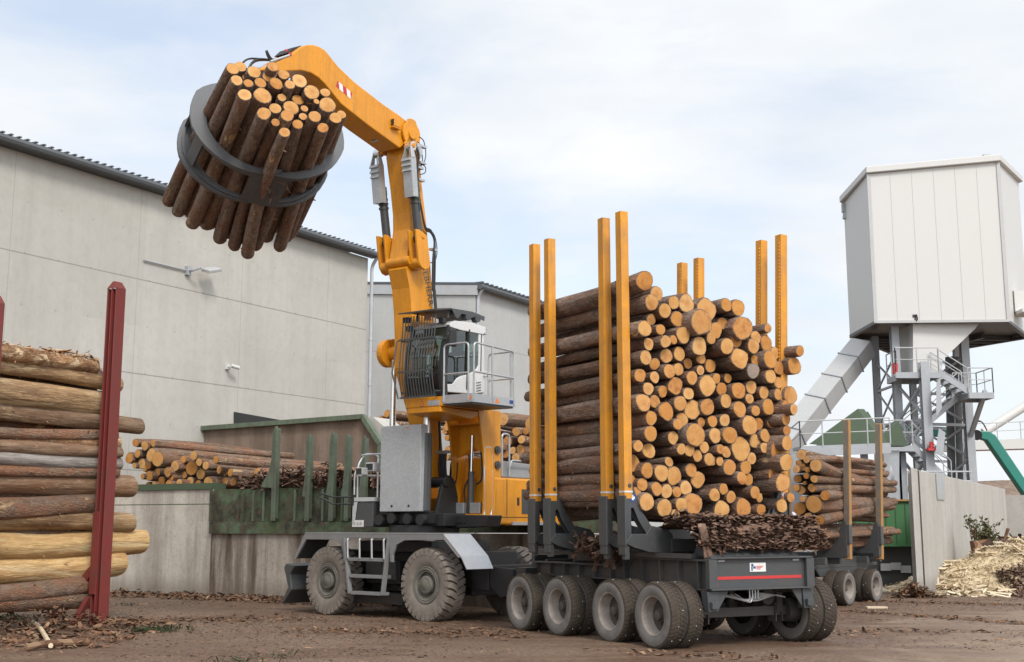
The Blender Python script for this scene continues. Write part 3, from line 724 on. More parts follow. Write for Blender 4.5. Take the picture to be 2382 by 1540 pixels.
    o1, P = platform('platform', [tw(2086, 872, 58), tw(2084, 876, 57), tw(2186, 876, 57), V((tw(2186, 876, 57).x, 59.5, 0)), V((tw(2086, 872, 58).x, 59.5, 0))])
    rl = MB(); rails(rl, [P[4], P[0], P[1], P[2]], 1.1, 1.0); obj('railing', rl, M['lgrey'], o1)
    z2 = tw(2280, 913, 57)
    o2, P2 = platform('platform', [tw(2254, 913, 57), tw(2311, 912, 57), V((tw(2311, 912, 57).x, 59, 0)), V((tw(2254, 913, 57).x, 59, 0))])
    rl = MB(); rails(rl, [P2[0], P2[1], P2[2], P2[3]], 1.1, .8); obj('railing', rl, M['lgrey'], o2)
    stair(P[2] + V((0, .1, 0)), P2[0] + V((.1, .1, 0)))
    o3, P3 = platform('platform', [tw(2058, 1036, 57), tw(2124, 1034, 57), V((tw(2124, 1034, 57).x, 59, 0)), V((tw(2058, 1036, 57).x, 59, 0))])
    
    for pp_ in ([P3[0], P3[1]], [P3[3], P3[2]]): rl = MB(); rails(rl, pp_, 1.1, .8); obj('railing', rl, M['lgrey'], o3)
    stair(P2[0] + V((0, 1.2, 0)), P3[1] + V((-.2, 1.2, 0)))
    stair(P3[1] + V((0, .1, 0)), tw(2215, 1128, 57.2))
    rl = MB()
    q = [tw(2118, 1150, 56), tw(2256, 1150, 56)]
    for y in (1097, 1119): rl.tube([tw(2118, y, 56), tw(2262, y, 56)], .035, 6)
    for x in (2118, 2160, 2225, 2258): rl.tube([tw(x, 1095, 56), tw(x, 1180, 56)], .035, 6)
    for y in (1135, 1152, 1168): rl.tube([tw(2118, y, 56), tw(2146, y, 56)], .03, 6)
    obj('railing', rl, M['lgrey'], t)
    for x, y, Y in ((2085, 1100, 58), (2098, 1100, 58)):
        p = tw(x, y, Y); obj('leg', MB().bar(V((p.x, p.y, 0)), V((p.x, p.y, P3[0].z - .3)), .35, .35, V((0, 1, 0))), M['steel'], t)
    bx = MB()
    for P_ in ([(2178, 893), (2187, 877), (2191, 950), (2178, 970)], [(2184, 996), (2199, 1006), (2193, 1063), (2176, 1052)]):
        bx.prism([tw(x, y, 56.3) for x, y in P_], V((.1, .3, 0)))
    obj('light_panel', bx, M['steel'], t)
    obj('fire_bucket', MB().cyl(tw(2082, 870, 57.6), tw(2082, 846, 57.6), .12, .12, 12), M['signred'], t)
    obj('warning_lamp', MB().cyl(tw(2167, 1043, 56.6), tw(2167, 1028, 56.6), .10, .09, 10).box(tw(2167, 1046, 56.6), (.2, 0, 0), (0, .2, 0), (0, 0, .05)), M['signred'], t)
    # annex on the right flank of the house
    p = tw(2368, 700, 59); m = MB()
    m.box(p + V((.6, .6, 0)), (.75, 0, 0), (0, .6, 0), (0, 0, .5)); m.box(p + V((.6, .1, -.55)), (.7, 0, 0), (0, .8, 0), (0, 0, .08))
    obj('annex_box', m, M['panel'], house)
tower()
def duct():
    a = tw(2008, 806, 61); b = tw(1790, 1080, 58)
    t = thing('conveyor_duct', 'pale grey square conveyor duct sloping up to the white tower house', 'duct', V((b.x, b.y, 0)))
    d = (a - b).normalized(); u = V((.0, -1, 0)); u = (u - d * u.dot(d)).normalized(); w = d.cross(u)
    n1 = (u * .75 + w * .66).normalized(); n2 = d.cross(n1)
    obj('casing', MB().box((a + b) / 2, (a - b) / 2, n1 * .52, n2 * .44), M['duct'], t)
    fg = MB()
    for k in (.24, .5, .68, .86): fg.box(b.lerp(a, k), d * .03, n1 * .57, n2 * .49)
    obj('flange', fg, M['steel'], t)
duct()
def hopper():
    Y = 53.0; P = lambda x, y, o=0: at(x, y, Y + o)
    base = P(1960, 1030); base.z = 0
    t = thing('feed_hopper', 'dark green sheet steel hopper on a railed gallery below the duct', 'hopper', base)
    mb = MB().prism([P(1882, 1033), P(1995, 951), P(2040, 1010), P(2050, 1036), P(1915, 1036)], V((.3, .12, 0)))
    mb.prism([P(1905, 1036, .5), P(2019, 957, .5), P(2066, 1037, .5)], V((0, .8, 0)))
    mb.prism([P(2040, 1037, .9), P(2090, 978, .9), P(2112, 1037, .9)], V((0, .8, 0)))
    obj('sheet_sides', mb, M['olive'], t)
    dk = MB()
    A = [P(1853, 1044, -1), P(2060, 1036, -1)]
    dk.bar(A[0], A[1], 1.4, .12); dk.bar(A[0] - Z * .2 - V((0, .7, 0)), A[1] - Z * .2 - V((0, .7, 0)), .06, .3)
    obj('gallery_deck', dk, M['steel'], t)
    rl = MB(); rails(rl, [A[0] - V((0, .7, 0)), A[1] - V((0, .7, 0))], 1.05, .85, .027); rails(rl, [A[0] - V((0, .7, 0)), A[0] + V((-.9, 1.2, -.9))], 1.05, .9, .027)
    obj('railing', rl, M['lgrey'], t)
    lg = MB()
    for x in (1868, 1935, 2010, 2060):
        p = P(x, 1060, -.6); lg.bar(V((p.x, p.y, 0)), p + Z * .1, .25, .25, V((0, 1, 0)))
    obj('support_legs', lg, M['steel'], t, kind=None)
    mc = MB()
    for x0, x1, y0, y1, o in ((1832, 1925, 1058, 1190, .8), (1990, 2050, 1075, 1180, .4), (2052, 2092, 1048, 1170, 1.2)):
        q = [P(x0, y0, o), P(x1, y0, o), P(x1, y1, o), P(x0, y1, o)]; mc.prism(q, V((0, 1.2, 0)))
    obj('machine_housing', mc, M['steel'], t)
    obj('red_guard', MB().prism([P(1918, 1060, .2), P(1940, 1060, .2), P(1932, 1130, .2), P(1914, 1130, .2)], V((0, .3, 0))), M['red'], t)
    obj('drum', MB().cyl(P(1995, 1120, .1) - V((0, .3, 0)), P(2060, 1100, .1), .6, .6, 20), M['steel'], t, smooth=True)
hopper()
def container():
    a = gz(2050, 1272); Y = 44.0
    P = lambda x, y: at(x, y, Y)
    base = P(2090, 1290); base.z = 0
    t = thing('green_container', 'plain green steel container behind the second log trailer', 'container', base)
    z0 = P(2090, 1272).z; z1 = P(2090, 1166).z; x0 = P(1990, 1200).x; x1 = P(2145, 1200).x
    obj('body', MB().box(((x0 + x1) / 2, Y + 1.2, (z0 + z1) / 2), ((x1 - x0) / 2, 0, 0), (0, 1.2, 0), (0, 0, (z1 - z0) / 2)), M['green'], t, bevel=.02)
    m = MB(); m.box(((x0 + x1) / 2, Y + 1.1, z1 + .03), ((x1 - x0) / 2 + .05, 0, 0), (0, 1.2, 0), (0, 0, .028)); 
    m2 = MB()
    for x in (2060, 2083, 2106): m2.box((P(x, 1200).x, Y - .012, (z0 + z1) / 2), (.012, 0, 0), (0, .01, 0), (0, 0, (z1 - z0) / 2 - .1))
    obj('lid_rim', m, M['wornstake'], t)
    obj('panel_seams', m2, M['olive'], t)
    m = MB(); m.box(((x0 + x1) / 2, Y + 1.4, z0 / 2), ((x1 - x0) / 2, 0, 0), (0, .9, 0), (0, 0, z0 / 2 - .01))
    obj('dark_base', m, M['dark'], t)
    m = MB()
    for x, y in ((2068, 1320), (2092, 1318), (2115, 1325)): m.box(P(x, y) + V((0, .4, 0)), (.17, 0, 0), (0, .04, 0), (0, 0, .12))
    obj('fuse_box', m, M['lgrey'], t)
container()
def loader_arm():
    Y = 66.0; P = lambda x, y, o=0: at(x, y, Y + o)
    base = P(2382, 1140); base.z = 0
    t = thing('telescopic_loader', 'teal telescopic loader arm reaching down at the far right', 'loader', base)
    m = MB(); m.bar(P(2100, 1000), P(2240, 1008), .5, .5); obj('rear_boom', m, M['teal'], t, bevel=.04)
    m = MB(); m.prism([P(2272, 1002, -.3), P(2300, 1003, -.3), P(2316, 1012, -.3), P(2452, 1214, -.3), P(2436, 1225, -.3), P(2297, 1024, -.3), P(2276, 1018, -.3)], V((0, .6, 0)))
    obj('front_boom', m, M['teal'], t, bevel=.04)
    m = MB(); m.cyl(P(2272, 1012, -.5), P(2272, 1012, .5), .27); m.bar(P(2240, 1008), P(2275, 1012), .5, .4); obj('joint', m, M['black'], t)
    m = MB()
    for o in (0, .25, .5): m.tube(curve([P(2258, 1000, o), P(2268, 983 - 6 * o, o), P(2284, 982, o), P(2296, 1002, o)], 4), .035, 5)
    obj('hose', m, M['rubber'], t)
loader_arm()
def bridge():
    Y = 84.0; P = lambda x, y, o=0: at(x, y, Y + o)
    base = P(2300, 1040); base.z = 0
    t = thing('conveyor_bridge', 'pale enclosed conveyor bridge with railings crossing at far right', 'bridge', base)
    obj('deck', MB().prism([P(2212, 1028), P(2430, 1018), P(2430, 1042), P(2212, 1048)], V((0, 2, 0))), M['panel'], t)
    m = MB(); rails(m, [P(2212, 1028), P(2430, 1018)], 1.1, 1.5, .03); obj('railing', m, M['lgrey'], t)
    m = MB()
    for x in (2216, 2480): p = P(x, 1040, 1); m.bar(V((p.x, p.y, 0)), p, .5, .5, V((0, 1, 0)))
    obj('pier', m, M['steel'], t)
    t = thing('tube_conveyor', 'thin pale round tube rising behind the teal arm at far right', 'tube', V((base.x, 88, 0)))
    m = MB(); m.cyl(at(2288, 1006, 88), at(2450, 903, 88), .30, .30, 14); p = at(2440, 908, 88); m.cyl(p, V((p.x, 88, 0)), .12)
    obj('tube', m, M['panel'], t, smooth=True)
bridge()
# ------------------------------------------------------------------ helpers shared by the timber and the vehicles
ORD = ['', 'first', 'second', 'third', 'fourth', 'fifth', 'sixth', 'seventh', 'eighth', 'ninth', 'tenth', 'eleventh', 'twelfth', 'thirteenth', 'fourteenth', 'fifteenth', 'sixteenth', 'seventeenth', 'eighteenth', 'nineteenth', 'twentieth']
def log(A, d, L_, r0, r1, mb_=None, mc=None, label=None, group=None, n=14, k=9, two=False, odd=.07, bend=.035, knots=4):
    """A log as one irregular bark tube from end A along d, with its sawn face as a part."""
    A = V(A); d = V(d).normalized(); a, b = perp(d); sd_ = random.uniform(0, 500)
    tilt = V((random.uniform(-.09, .09), random.uniform(-.09, .09), 0))
    def rad(j, t):
        th = 2 * math.pi * j / n
        q = V((math.cos(th) * .9 + sd_, math.sin(th) * .9, t * 1.2))
        q2 = V((math.cos(th) * 2.2 + sd_, math.sin(th) * 2.2, t * 7))
        return 1 + odd * 2.0 * mnoise.noise(q) + .045 * mnoise.noise(q2)
    bx = random.uniform(-bend, bend); bz = random.uniform(-bend, bend)
    vs = []; ts = [0, .012] + [i / k for i in range(1, k)] + [.99, 1]
    for ti, t in enumerate(ts):
        r = (r0 + (r1 - r0) * t) * (.97 if ti == 0 else .95 if ti == len(ts) - 1 else 1)
        c = A + d * (L_ * t) + (a * bx + b * bz) * math.sin(t * math.pi) * 2
        if not (0 < ti < len(ts) - 1): pass
        for j in range(n):
            th = 2 * math.pi * j / n; rr = r * rad(j, t * L_ / 2)
            sl = (math.cos(th) * tilt.x + math.sin(th) * tilt.y) * rr * max(0, 1 - t * 6)
            vs.append(c + (a * math.cos(th) + b * math.sin(th)) * rr + d * sl)
    kk = len(ts)
    fs = [(i * n + j, i * n + (j + 1) % n, (i + 1) * n + (j + 1) % n, (i + 1) * n + j) for i in range(kk - 1) for j in range(n)]
    fs += [list(range(n))[::-1], list(range((kk - 1) * n, kk * n))]
    mb = MB().add(vs, fs)
    for _ in range(knots):                                       # branch stubs
        t = random.uniform(.08, .95); th = random.uniform(0, 6.283); rr = r0 + (r1 - r0) * t; dr = a * math.cos(th) + b * math.sin(th)
        c = A + d * (L_ * t) + (a * bx + b * bz) * math.sin(t * math.pi) * 2 + dr * rr * .9
        mb.cyl(c, c + (dr + d * random.uniform(-.5, .3)) * (rr * .15 + random.uniform(.02, .05)), random.uniform(.016, .03), .012, n=6)
    o = obj('log', mb, BK(mb_ or 'bark', d), None, label, 'log', group, smooth=True, origin=A + d * L_ * .5, sharp=32)
    def face(ring, dd):
        c = sum(ring, V()) / n; q = MB()
        rr = [c + (p - c) * .93 + dd for p in ring]; r2 = [c + (p - c) * .5 + dd * 1.6 for p in ring]
        q.add(rr + r2 + [c + dd * 1.7], [(j, (j + 1) % n, n + (j + 1) % n, n + j) for j in range(n)] + [(n + j, n + (j + 1) % n, 2 * n) for j in range(n)])
        obj('sawn_end', q, mc or M['cut'], o, origin=c + dd, smooth=True)
    face(vs[:n], d * -.006)
    if two: face(vs[-n:], d * .006)
    return o
def flakes(mb, n, pos, size, flat=.5, asp=2.6, m=0, drape=None):
    for _ in range(n):
        p, up = pos()
        u = V((random.gauss(0, 1), random.gauss(0, 1), random.gauss(0, flat))).normalized()
        w = u.cross(V((random.gauss(0, .35), random.gauss(0, .35), 1))).normalized(); nn = u.cross(w)
        L_ = random.uniform(*size); h = L_ / asp * random.uniform(.5, 1.3)
        cv_ = nn * random.uniform(-.18, .18) * L_
        a = p - u * L_ / 2; c = p + u * L_ / 2; t = random.uniform(.3, .8)
        mb.add([a - w * h / 2 * t, a + w * h / 2 * .6, p + w * h / 2 + cv_, p - w * h / 2 * .9 + cv_, c + w * h / 2 * .5, c - w * h / 2 * t], [(0, 1, 2, 3), (3, 2, 4, 5)], m)
    return mb
def sticks(mb, n, pos, size, th, flat=.25, m=0):
    for _ in range(n):
        p, up = pos(); u = V((random.gauss(0, 1), random.gauss(0, 1), random.gauss(0, flat))).normalized(); L_ = random.uniform(*size); w = L_ * random.uniform(*th)
        mb.bar(p - u * L_ / 2, p + u * L_ / 2, w, w * random.uniform(.25, .6), V((random.gauss(0, .4), random.gauss(0, .4), 1)), m)
    return mb

WHEELS = {}
def wheel(parent, c, ax, Rw, Ww, kind='truck', rim=True):
    """Tyre (part) with rim and hub (sub-part); meshes are shared between equal wheels."""
    c = V(c); ax = V(ax).normalized(); key = (kind, Rw, round(ax.x, 3), round(ax.y, 3), rim)
    if key not in WHEELS:
        mb = MB()
        if kind == 'truck':
            prof = [(-.42, .575), (-.47, .62), (-.515, .76), (-.50, .90), (-.44, .965), (-.30, .99), (0, 1), (.30, .99), (.44, .965), (.50, .90), (.515, .76), (.47, .62), (.42, .575)]
            mb.lathe((0, 0, 0), ax, [(t * Ww, r * Rw) for t, r in prof], 48)
            mb.m = [1 if .955 * Rw < (sum((mb.v[i].length for i in f)) / 4) else 0 for f in mb.f]
            a, b = perp(ax); N = 46
            for i in range(N):                                   # chevron lugs
                for sg in (-1, 1):
                    th = 2 * math.pi * (i + (.5 if sg > 0 else 0)) / N
                    for (t0, t1, o0, o1) in ((.03, .22, .0, .035), (.24, .47, .045, .10)):
                        q = []
                        for t, o_, rr in ((t0, o0, 1.0), (t1, o1, .99 if t1 < .3 else .955)):
                            for dth in (0, .075):
                                an = th + (o_ + dth); rd = (a * math.cos(an) + b * math.sin(an))
                                q.append((ax * sg * t * Ww, rd, rr))
                        lo = [p + rd * (rr - .02) * Rw for p, rd, rr in q]; hi = [p + rd * (rr + .016) * Rw for p, rd, rr in q]
                        A_ = [lo[0], lo[1], lo[3], lo[2]]; B_ = [hi[0], hi[1], hi[3], hi[2]]
                        mb.loft(A_, B_, 1)
            rs = random.Random(5)
            for i in range(13):                                  # wood splinters caught in the tread
                an = rs.uniform(0, 6.28); rd = a * math.cos(an) + b * math.sin(an); p = ax * rs.uniform(-.42, .42) * Ww + rd * Rw * 1.012
                mb.box(p, ax * .005, rd * .005, rd.cross(ax) * .006, 2)
            tm = [M['tyre'], M['tread'], M['sticker']]
            rp_ = [(.44, .585), (.47, .60), (.45, .565), (.30, .545), (-.20, .50), (-.30, .46), (-.34, .32), (-.28, .285), (-.28, .22), (-.05, .21), (-.02, .17), (.20, .15), (.24, .11), (.24, .0)]
        else:
            prof = [(-.36, .50), (-.42, .56), (-.47, .70), (-.46, .83), (-.45, .90), (-.30, .92), (0, .925), (.30, .92), (.45, .90), (.46, .83), (.47, .70), (.42, .56), (.36, .50)]
            mb.lathe((0, 0, 0), ax, [(t * Ww, r * Rw) for t, r in prof], 48)
            a, b = perp(ax); N = 30
            for i in range(N):                                   # deep lugs wrapping over the shoulder
                for sg in (-1, 1):
                    th = 2 * math.pi * (i + (.5 if sg > 0 else 0)) / N; w = .152
                    def q(t, rr, o_): 
                        an = th + o_; return ax * sg * t * Ww + (a * math.cos(an) + b * math.sin(an)) * rr * Rw
                    P0 = [q(-.02, .90, .12), q(.44, .86, 0), q(.44, 1.0 - .03, 0), q(.34, 1.0, .01), q(-.02, 1.0, .12)]
                    P1 = [q(-.02, .90, .12 + w), q(.44, .86, w), q(.44, 1.0 - .03, w), q(.34, 1.0, w + .01), q(-.02, 1.0, .12 + w)]
                    mb.loft(P0, P1)
                    S0 = [q(.43, .80, .02), q(.43, .98, 0), q(.475, .955, 0), q(.485, .80, .02)]; S1 = [q(.43, .80, w - .02), q(.43, .98, w), q(.475, .955, w), q(.485, .80, w - .02)]
                    mb.loft(S0, S1)
            tm = [M['bigtyre']]
            rp_ = [(.37, .51), (.42, .49), (.40, .44), (.42, .42), (.36, .39), (.36, .35), (.22, .33), (.20, .25), (.42, .24), (.44, .22), (.46, .12), (.48, .10), (.48, 0)]
        me = obj('wheel', mb, tm, None, smooth=True, origin=(0, 0, 0), sharp=35)
        rm = MB(); rm.lathe((0, 0, 0), ax, [(t * Ww, r * Rw) for t, r in rp_], 40)
        a, b = perp(ax); nb = 10 if kind == 'truck' else 20
        for i in range(nb):
            an = 6.283 * i / nb; rd = a * math.cos(an) + b * math.sin(an)
            if kind == 'truck': rm.cyl(rd * .26 * Rw - ax * .30 * Ww, rd * .26 * Rw - ax * .18 * Ww, .024, n=6)
            else: rm.cyl(rd * .19 * Rw + ax * .42 * Ww, rd * .19 * Rw + ax * .455 * Ww, .018, n=6)
        if kind == 'truck':
            rm.m = [1 if max(rm.v[i].dot(ax) for i in f) < -.17 * Ww or (sum((rm.v[i] - ax * rm.v[i].dot(ax)).length for i in f) / len(f) < .30 * Rw) else 0 for f in rm.f]
        ro = obj('rim', rm, [M['rim'], M['rimdark']] if kind == 'truck' else M['hub'], None, smooth=True, origin=(0, 0, 0), sharp=35)
        WHEELS[key] = (me.data, ro.data); bpy.data.objects.remove(me); bpy.data.objects.remove(ro)
    dm, rd_ = WHEELS[key]
    o = bpy.data.objects.new('wheel', dm); COL.objects.link(o); o.parent = parent; o.location = c - ORI[parent.name]; ORI[o.name] = c
    if rim:
        r = bpy.data.objects.new('rim', rd_); COL.objects.link(r); r.parent = o; ORI[r.name] = c
    return o
# ------------------------------------------------------------------ big timber trailer, seen from behind and from its left
W1 = V((2.27, 21.45, 0)); TA = V((-.5, .866, 0)).normalized(); TB = V((.866, .5, 0)).normalized()
def tp(a, b, z): return W1 + TA * a + TB * b + Z * z
def trailer():
    t = thing('log_trailer', 'big dark grey log trailer with eight yellow stakes and dual wheels', 'trailer', tp(2.1, 1.78, 0))
    fr = MB()
    for b in (.80, 2.70):                                        # main side beams: I-sections
        for a0, a1, z0, z1 in ((-.56, 1.95, .93, 1.42), (1.95, 4.9, 1.02, 1.28)):
            c = tp((a0 + a1) / 2, b, (z0 + z1) / 2)
            fr.box(c, TA * (a1 - a0) / 2, TB * .012, Z * (z1 - z0) / 2)
            for z in (z0 + .012, z1 - .012): fr.box(tp((a0 + a1) / 2, b - .03, z), TA * (a1 - a0) / 2, TB * .09, Z * .013)
            k = a0 + .25
            while k < a1: fr.box(tp(k, b - .05, (z0 + z1) / 2), TA * .011, TB * .06, Z * ((z1 - z0) / 2 - .03)); k += .52
    fr.prism([tp(1.95, .79, 1.40), tp(2.35, .79, 1.40), tp(1.97, .79, .95)], TB * .04); fr.prism([tp(1.6, .77, 1.40), tp(1.95, .77, 1.40), tp(1.95, .77, .98)], TB * .02)
    for a in (.4, 1.4, 2.6, 3.6, 4.6): fr.box(tp(a, 1.75, 1.2), TA * .05, TB * .94, Z * .12)
    fr.box(tp(2.2, 1.75, 1.36), TA * 2.6, TB * .30, Z * .10)
    for b in (.72, 2.78): fr.bar(tp(-.2, b, 1.47), tp(4.8, b, 1.47), .16, .08)
    obj('chassis_frame', fr, M['frame'], t)
    # rear board
    rb = MB()
    rb.box(tp(-.585, 1.775, 1.19), TA * .02, TB * 1.0, Z * .24)
    for z in (.945, 1.445): rb.box(tp(-.60, 1.775, z), TA * .09, TB * 1.09, Z * .014)
    for b in (.735, 2.815):
        rb.box(tp(-.63, b, 1.195), TA * .05, TB * .085, Z * .235)
    board = obj('rear_board', rb, M['dark'], t, bevel=.006)
    for b, sg in ((.76, 1), (2.79, -1)):
        lg = MB()
        lg.prism([tp(-.62, b - .12, .92), tp(-.62, b + .12, .92), tp(-.62, b + .11, .60), tp(-.62, b - .09, .60)], TA * .16)
        lg.prism([tp(-.60, b + sg * .12, .92), tp(-.60, b + sg * .34, .92), tp(-.60, b + sg * .12, .62)], TA * .03)
        lg.box(tp(-.66, b, .70), TA * .03, TB * .07, Z * .055)
        obj('rear_leg', lg, M['dark'], t, bevel=.006)
    obj('red_stripe', MB().box(tp(-.608, 1.74, 1.125), TA * .003, TB * .93, Z * .024), M['signred'], board)
    pl = MB().box(tp(-.609, 1.72, 1.29), TA * .004, TB * .17, Z * .072)
    plate = obj('name_plate', pl, M['sticker'], board)
    N_ = -TA
    q = MB(); q.box(tp(-.6145, 1.60, 1.325), TA * .001, TB * .022, Z * .020); q.box(tp(-.6145, 1.592, 1.265), TA * .001, TB * .014, Z * .036)
    obj('logo', q, M['blue'], board)
    text('letters', 'M', .075, tp(-.616, 1.615, 1.262), TB, Z, M['blue'], board, .001)
    q = MB()
    for k, (x, w) in enumerate(((1.76, .075), (1.745, .06), (1.73, .045))): q.box(tp(-.6145, x, 1.305 - k * .022), TA * .001, TB * w, Z * .006)
    obj('small_print', q, M['signred'], board)
    obj('warning_sticker', MB().box(tp(-.609, .83, 1.03), TA * .003, TB * .045, Z * .042), M['signred'], board)
    q = MB()
    for b in (.95, 2.55): q.box(tp(-.612, b, 1.40), TA * .006, TB * .07, Z * .014)
    obj('reflector', q, M['lgrey'], board)
    # chute plate over the rear
    ch = MB()
    A = [tp(-.50, .80, 1.462), tp(-.50, 2.74, 1.462), tp(.10, 2.62, 1.462), tp(.10, .92, 1.462)]
    Bq = [tp(-.12, 1.0, 1.74), tp(-.12, 2.5, 1.74), tp(.05, 2.45, 1.76), tp(.05, 1.05, 1.76)]
    ch.loft(A, Bq); obj('chute_plate', ch, M['dark'], t, bevel=.012)
    # axles
    for a in (0, 1.27, 2.92, 4.27):
        ax = MB(); ax.bar(tp(a, .3, .54), tp(a, 3.25, .54), .13, .15); ax.cyl(tp(a, .55, .54), tp(a, .8, .54), .22, .19, 16); ax.cyl(tp(a, 2.78, .54), tp(a, 3.02, .54), .19, .22, 16)
        for b in (1.0, 2.6):
            ax.box(tp(a, b, .68), TA * .12, TB * .06, Z * .16); ax.box(tp(a, b - .07, .52), TA * .10, TB * .012, Z * .16); ax.box(tp(a, b + .07, .52), TA * .10, TB * .012, Z * .16)
        ax.cyl(tp(a - .12, 2.35, .78), tp(a + .15, 2.35, .78), .14, .14, 14); ax.cyl(tp(a - .12, 1.2, .78), tp(a + .15, 1.2, .78), .14, .14, 14)
        obj('axle', ax, M['frame'], t)
        for b, d_, rm in ((.15, -TB, True), (.50, -TB, False), (3.05, TB, False), (3.40, TB, True)):
            wheel(t, tp(a, b, .53), d_, .535, .30, 'truck', rm)
    hs = MB()
    for k in range(5):
        hs.tube(curve([tp(-.45, .95 + .1 * k, .86), tp(-.5, 1.3 + .08 * k, .80 - .02 * k), tp(-.48, 1.75, .74 + .03 * k), tp(-.45, 2.2, .82), tp(-.42, 2.45, .78)], 5), .012, 5)
    for k in range(4): hs.cyl(tp(-.5, 1.62 + k * .06, .78), tp(-.5, 1.62 + k * .06, .92), .014, n=6)
    obj('air_hose', hs, M['alu'], t)
    # bolsters, brackets and stakes
    prof = [(0, 1.68), (0, 2.58), (.04, 2.68), (.10, 2.715), (.16, 2.68), (.20, 2.58), (.36, 2.20), (.54, 1.97), (.9, 1.90), (1.0, 1.80), (1.0, 1.50), (.5, 1.52), (.18, 1.60)]
    hole = [(.13, 1.83), (.13, 2.26), (.18, 2.26), (.28, 2.05), (.44, 1.83)]
    for a in (.80, 1.36, 3.22, 3.78):
        bo = MB(); bo.box(tp(a, 1.8, 1.63), TA * .10, TB * .85, Z * .11)
        obj('bolster', bo, M['frame'], t, bevel=.01)
        for side in (0, 1):
            f = (lambda u: u) if side == 0 else (lambda u: 3.62 - u)
            lean = 0.0 if side == 0 else (.045 if a < 2 else .03)
            br = MB()
            # plate with a triangular opening, made of two halves butted at the opening
            i0 = prof.index((.20, 2.58))
            outer = [(0, 1.68), (0, 2.58), (.04, 2.68), (.10, 2.715), (.16, 2.68), (.20, 2.58), (.36, 2.20), (.54, 1.97), (.44, 1.83), (.28, 2.05), (.18, 2.26), (.13, 2.26), (.13, 1.83)]
            lower = [(0, 1.677), (.13, 1.827), (.44, 1.827), (.543, 1.967), (.9, 1.90), (1.0, 1.80), (1.0, 1.50), (.5, 1.52), (.18, 1.60)]
            for poly in (outer, lower):
                br.prism([tp(a - .075, f(u), z) for u, z in poly], TA * .03); br.prism([tp(a + .045, f(u), z) for u, z in poly], TA * .03)
            br.box(tp(a, f(-.012), 2.05), TA * .12, TB * .018, Z * .42); br.box(tp(a, f(-.004), 1.60), TA * .10, TB * .018, Z * .12)
            br.box(tp(a, f(.06), 1.9), TA * .043, TB * .05, Z * .5)
            br.cyl(tp(a - .10, f(.10), 2.64), tp(a + .10, f(.10), 2.64), .035, n=10)
            bk_ = obj('stake_bracket', br, M['dark'], t, bevel=.008)
            st = MB(); p0 = tp(a, f(.075), 2.42); p1 = tp(a, f(.075 - lean * 5), 7.42 if a < 2 else 7.40)
            st.bar(p0, p1, .16, .16, TA)
            d = (p1 - p0).normalized(); inn = TB * (1 if side == 0 else -1); c0 = tp(a - .055, f(.155), 0)
            for i in range(70):
                q = p0 + d * (.28 + i * .066) + inn * .08 - TA * .05
                st.add([q - d * .02, q + d * .02, q + d * .02 + TA * .02, q - d * .02 + TA * .02, q + inn * .022 + TA * .01], [(0, 1, 4), (1, 2, 4), (2, 3, 4), (3, 0, 4)])
            o = obj('stake', st, M['stake'], t)
            obj('foot_band', MB().bar(p0 + d * .10, p0 + d * .13, .168, .168, TA), M['white'], o)
    if True:
        c = tp(.80 - .077, .17, 2.43); q = MB().box(c, TA * .002, TB * .055, Z * .06); o = obj('round_sticker', q, M['blue'], t)
        q = MB(); q.cyl(c - TA * .004 + Z * .032 - TB * .012, c - TA * .006 + Z * .032 - TB * .012, .016, n=8); q.prism([c - TA * .004 + TB * u + Z * v_ for u, v_ in ((-.03, .01), (0, .012), (.025, .03), (.035, .0), (.0, -.04), (-.028, -.03))], -TA * .002)
        obj('reading_figure', q, M['sticker'], o)
        c = tp(.80 - .08, 3.53, 2.52); q = MB().cyl(c, c - TA * .004, .062, n=20); o = obj('prohibition_sign', q, M['signred'], t)
        q = MB().cyl(c - TA * .005, c - TA * .007, .048, n=20); o2 = obj('sign_face', q, M['sticker'], o)
        q = MB().bar(c - TA * .009 + TB * .036 + Z * .036, c - TA * .009 - TB * .036 - Z * .036, .004, .012, TA); obj('sign_bar', q, M['signred'], o)
        q = MB(); q.bar(c - TA * .012 - Z * .03 - TB * .01, c - TA * .012 + Z * .02, .004, .014, TA); q.bar(c - TA * .012, c - TA * .012 + TB * .02 - Z * .02, .004, .01, TA); q.cyl(c - TA * .010 + Z * .03, c - TA * .013 + Z * .03, .009, n=8)
        obj('sign_figure', q, M['black'], o)
    # drawbar towards the crane
    db = MB()
    db.prism([tp(4.9, .9, 1.30), tp(5.9, 1.5, 1.15), tp(5.9, 1.9, 1.15), tp(4.9, 2.6, 1.30)], Z * -.22)
    db.box(tp(5.0, 1.7, .95), TA * .06, TB * .95, Z * .45); db.prism([tp(4.95, .75, 1.25), tp(5.5, .75, 1.1), tp(5.4, .75, .65), tp(5.05, .75, .55)], TB * .06)
    obj('drawbar', db, M['black'], t)
    obj('tool_box', MB().box(tp(4.55, .35, 1.05), TA * .16, TB * .14, Z * .12), M['black'], t, bevel=.01)
trailer()

